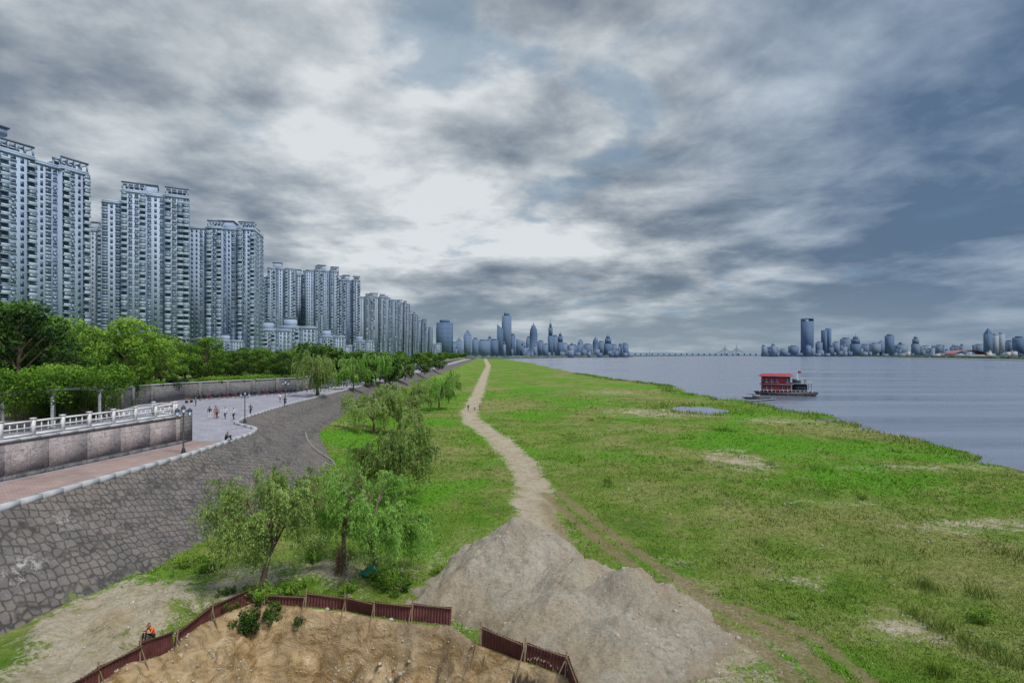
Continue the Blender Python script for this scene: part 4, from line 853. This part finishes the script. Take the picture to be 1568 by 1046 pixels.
# ------------------------------------------------------------------ people
def cmat(n,c): return simple(n,c,.8,.1,8)
SKIN=cmat('skin',(.42,.27,.20)); HAIR=cmat('hair',(.02,.017,.015)); SHOE=cmat('shoes',(.04,.04,.045))
def person(name,loc,rz,pose,shirt,trou,sc=1.0):
    if pose=='walk': J=dict(pel=(0,0,.93),chest=(0,.02,1.25),neck=(0,.03,1.45),
        kL=(-.09,.18,.52),aL=(-.09,.22,.09),tL=(-.1,.38,.04),kR=(.09,.06,.50),aR=(.09,-.30,.16),tR=(.1,-.20,.04),
        eL=(-.27,-.10,1.12),wL=(-.28,-.06,.87),eR=(.27,.10,1.12),wR=(.27,.26,.92))
    elif pose=='stand': J=dict(pel=(0,0,.93),chest=(0,0,1.25),neck=(0,.01,1.45),
        kL=(-.10,.03,.50),aL=(-.11,0,.09),tL=(-.13,.16,.04),kR=(.10,.02,.50),aR=(.12,0,.09),tR=(.15,.15,.04),
        eL=(-.27,-.03,1.12),wL=(-.26,.08,.88),eR=(.27,-.02,1.12),wR=(.20,.2,1.05))
    else: J=dict(pel=(0,-.05,.16),chest=(0,.06,.48),neck=(0,.14,.66),
        kL=(-.13,.40,.48),aL=(-.13,.45,.08),tL=(-.14,.62,.04),kR=(.13,.38,.46),aR=(.13,.48,.08),tR=(.14,.64,.04),
        eL=(-.26,.22,.42),wL=(-.12,.42,.50),eR=(.26,.2,.42),wR=(.12,.40,.52))
    V=[];E=[];Rd=[];seg=[]
    def add(p,r,par=None,lab='shirt'):
        V.append(Vector(p)); Rd.append(r); i=len(V)-1
        if par is not None: E.append((par,i)); seg.append((par,i,lab))
        return i
    P=Vector(J['pel']);C=Vector(J['chest']);N=Vector(J['neck']); up=(N-C).normalized()
    if pose=='sit': up=(up+Vector((0,0,.8))).normalized()
    pe=add(P,.13); wa=add(P.lerp(C,.45),.12,pe); ch=add(C,.145,wa); nk=add(N,.055,ch); hb=add(N+up*.09+Vector((0,.01,0)),.08,nk,'skin'); hm=add(N+up*.16+Vector((0,.01,0)),.098,hb,'skin'); ht=add(N+up*.25,.06,hm,'hair')
    for s,L in ((-1,'L'),(1,'R')):
        sh=add(C+Vector((s*.17,0,.13)),.065,ch); el=add(J['e'+L],.045,sh,'shirt'); wr=add(J['w'+L],.03,el,'skin')
        dr=(Vector(J['w'+L])-Vector(J['e'+L])).normalized(); pa=add(Vector(J['w'+L])+dr*.06,.036,wr,'skin'); side=Vector((0,1,0)) if abs(dr.y)<.8 else Vector((1,0,0))
        for k,ln in enumerate((.07,.085,.08,.06)):
            b0=Vector(J['w'+L])+dr*.09+side*(k-1.5)*.02; f1=add(b0+dr*ln*.5,.010,pa,'skin'); add(b0+dr*ln+Vector((-s*.012,0,0)),.008,f1,'skin')
        add(Vector(J['w'+L])+dr*.06+side*.055,.011,pa,'skin')
        hp=add(P+Vector((s*.09,0,-.04)),.10,pe,'tr'); kn=add(J['k'+L],.062,hp,'tr'); an=add(J['a'+L],.042,kn,'tr'); add(J['t'+L],.035,an,'shoe')
    me=bpy.data.meshes.new(name); me.from_pydata([tuple(v) for v in V],E,[]); o=link(bpy.data.objects.new(name,me))
    md=o.modifiers.new('s','SKIN'); md.use_smooth_shade=True; 
    for i,sv in enumerate(me.skin_vertices[0].data): sv.radius=(Rd[i],Rd[i]*(.8 if i in (pe,wa,ch) else 1)); sv.use_root=(i==0)
    ms=o.modifiers.new('u','SUBSURF'); ms.levels=1; ms.render_levels=1
    dg=bpy.context.evaluated_depsgraph_get(); nm=bpy.data.meshes.new_from_object(o.evaluated_get(dg)); o.modifiers.clear(); o.data=nm
    nm.materials.clear()
    for m_ in (shirt,SKIN,HAIR,trou,SHOE): nm.materials.append(m_)
    lab={'shirt':0,'skin':1,'hair':2,'tr':3,'shoe':4}; hc=V[hm]
    for p in nm.polygons:
        c=p.center; best=9;bl=0
        for a,b_,l in seg:
            u=V[b_]-V[a]; t_=max(0,min(1,(c-V[a]).dot(u)/u.length_squared)); dd=(c-V[a]-u*t_).length-Rd[b_]*.7
            if dd<best: best=dd;bl=lab[l]
        if (c-hc).length<.2 and (c.z>hc.z+.03 or c.y<hc.y-.03) and c.z>N.z+.06: bl=2
        p.material_index=bl
    f=MB()
    for s in (-1,1):
        f.tube([tuple(hc+Vector((s*.035,.085,.01))),tuple(hc+Vector((s*.035,.102,.01)))],[.012,.008],6,0); f.tube([tuple(hc+Vector((s*.085,0,-.03))),tuple(hc+Vector((s*.10,-.005,.03)))],[.015,.02],5,1)
    f.tube([tuple(hc+Vector((0,.085,.0))),tuple(hc+Vector((0,.118,-.03)))],[.008,.016],5,1); f.tube([tuple(hc+Vector((-.025,.09,-.055))),tuple(hc+Vector((.025,.09,-.055)))],[.008,.008],5,2)
    fo=f.obj('face',[HAIR,SKIN,m_bred]); fo.parent=o
    o.location=loc; o.rotation_euler[2]=rz; o.scale=(sc,)*3
cw=cmat('cloth_white',(.7,.7,.72)); cp=cmat('cloth_pink',(.5,.2,.22)); ck=cmat('cloth_black',(.025,.025,.03)); cb=cmat('cloth_blue',(.06,.10,.22)); cg=cmat('cloth_green',(.03,.09,.08)); co=cmat('cloth_orange',(.75,.14,.03)); cgy=cmat('cloth_grey',(.22,.22,.24))
for px,py,sh,tr,po,rz in ((321,641,ck,cw,'stand',.5),(333,641,cp,ck,'walk',2.9),(345,642,cw,cb,'walk',3.2),(358,643,cw,ck,'walk',3.0),(330,640,cgy,cp,'stand',1.2),(436,622,ck,cb,'walk',0.1),(429,616,cw,cgy,'walk',.1),(470,601,cp,ck,'stand',1),(384,636,cb,ck,'walk',3),(300,622,cgy,ck,'stand',2)):
    x,y=G(px,py,5.7); person('pedestrian',(x,y,5.7),rz,po,sh,tr)
person('seated_person',(float(XO(57))-.12,57.0,5.93),-1.4,'sit',cg,ck)
for px,py,sh,tr in ((717,629,ck,cb),(727,629,cw,ck),(735,628,cp,cgy)):
    x,y=G(px,py,.4); person('pedestrian',(x,y,zt(x,y)),.1,'walk',sh,tr)
person('crouching_worker',(-17.75,28.1,zt(-17.75,28.1)-.04),2.6,'sit',co,ck,.9)

# ------------------------------------------------------------------ world, sun, camera
EL,AZ=R(58),R(130)
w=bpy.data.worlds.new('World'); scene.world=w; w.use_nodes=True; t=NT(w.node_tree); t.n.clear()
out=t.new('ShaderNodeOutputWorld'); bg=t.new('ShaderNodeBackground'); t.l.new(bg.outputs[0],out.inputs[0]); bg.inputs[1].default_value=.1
sky=t.new('ShaderNodeTexSky',sky_type='NISHITA'); sky.sun_disc=False; sky.sun_elevation=EL; sky.sun_rotation=AZ
tc=t.new('ShaderNodeTexCoord').outputs['Generated']; s=t.new('ShaderNodeSeparateXYZ'); t.l.new(tc,s.inputs[0])
zc=t.math('ADD',t.math('MAXIMUM',s.outputs[2],0),.17)
cb_=t.new('ShaderNodeCombineXYZ'); t.l.new(t.math('DIVIDE',s.outputs[0],zc),cb_.inputs[0]); t.l.new(t.math('DIVIDE',s.outputs[1],zc),cb_.inputs[1]); cb_.inputs[2].default_value=8.3
uv=cb_.outputs[0]
A=t.noise(uv,1.35,10,.54,.15); B=t.noise(uv,.62,4,.5,.2); C_=t.noise(uv,4.2,9,.62,.25); D_=t.noise(uv,2.3,7,.6,.1)
def dotn(v):
    n=t.new('ShaderNodeVectorMath',operation='DOT_PRODUCT'); t.l.new(tc,n.inputs[0]); n.inputs[1].default_value=Vector(v).normalized(); return n.outputs['Value']
br=t.mr(dotn((-.04,.86,.44)),.82,1.0); rt=t.mr(dotn((.88,.6,.38)),.74,.97)
v=t.math('ADD',t.math('MULTIPLY',t.math('SUBTRACT',A,.5),3.0),.37)
v=t.math('ADD',v,t.math('MULTIPLY',t.math('SUBTRACT',B,.5),1.7)); v=t.math('ADD',v,t.math('MULTIPLY',t.math('SUBTRACT',C_,.5),.8))
v=t.math('ADD',v,t.math('MULTIPLY',t.math('SUBTRACT',D_,.5),.9))
v=t.math('ADD',v,t.math('MULTIPLY',br,.27)); v=t.math('SUBTRACT',v,t.math('MULTIPLY',rt,.18),clamp=True)
cl=t.ramp(v,[(.0,(.125,.165,.22)),(.25,(.20,.242,.295)),(.5,(.335,.38,.425)),(.75,(.52,.565,.595)),(1,(.72,.755,.77))])
hole=t.mr(t.noise(uv,1.9,6,.55,.2),.56,.68)
cl=t.mix(t.math('MULTIPLY',hole,.6),cl,(.19,.30,.42))
cl=t.mix(t.math('MULTIPLY',rt,.7),cl,t.mix(v,(.08,.15,.265),(.32,.42,.56)))
hz=t.mr(s.outputs[2],0,.15,1,0)
cl=t.mix(t.math('MULTIPLY',hz,.66),cl,t.mix(rt,(.30,.38,.455),(.195,.275,.38)))
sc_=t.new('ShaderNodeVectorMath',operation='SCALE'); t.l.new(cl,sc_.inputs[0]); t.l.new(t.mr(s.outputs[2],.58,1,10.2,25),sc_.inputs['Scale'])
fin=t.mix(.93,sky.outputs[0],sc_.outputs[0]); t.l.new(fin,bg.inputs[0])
sl=bpy.data.lights.new('sun','SUN'); sl.energy=3.1; sl.angle=R(12); sl.color=(1,.955,.89); so=link(bpy.data.objects.new('sun',sl))
S=Vector((math.cos(EL)*math.sin(AZ),math.cos(EL)*math.cos(AZ),math.sin(EL))); so.rotation_euler=S.to_track_quat('Z','Y').to_euler()
cd=bpy.data.cameras.new('camera'); cam=link(bpy.data.objects.new('camera',cd)); cam.location=(0,0,H); cam.rotation_euler=(R(90),0,0); cd.lens=20; cd.sensor_width=36; cd.shift_y=(HY-523)/1568; cd.clip_end=40000; cd.clip_start=.5
scene.camera=cam
scene.view_settings.view_transform='Standard'; scene.view_settings.look='None'; scene.view_settings.exposure=0
print('objects',len(bpy.data.objects),'grass',len(F))
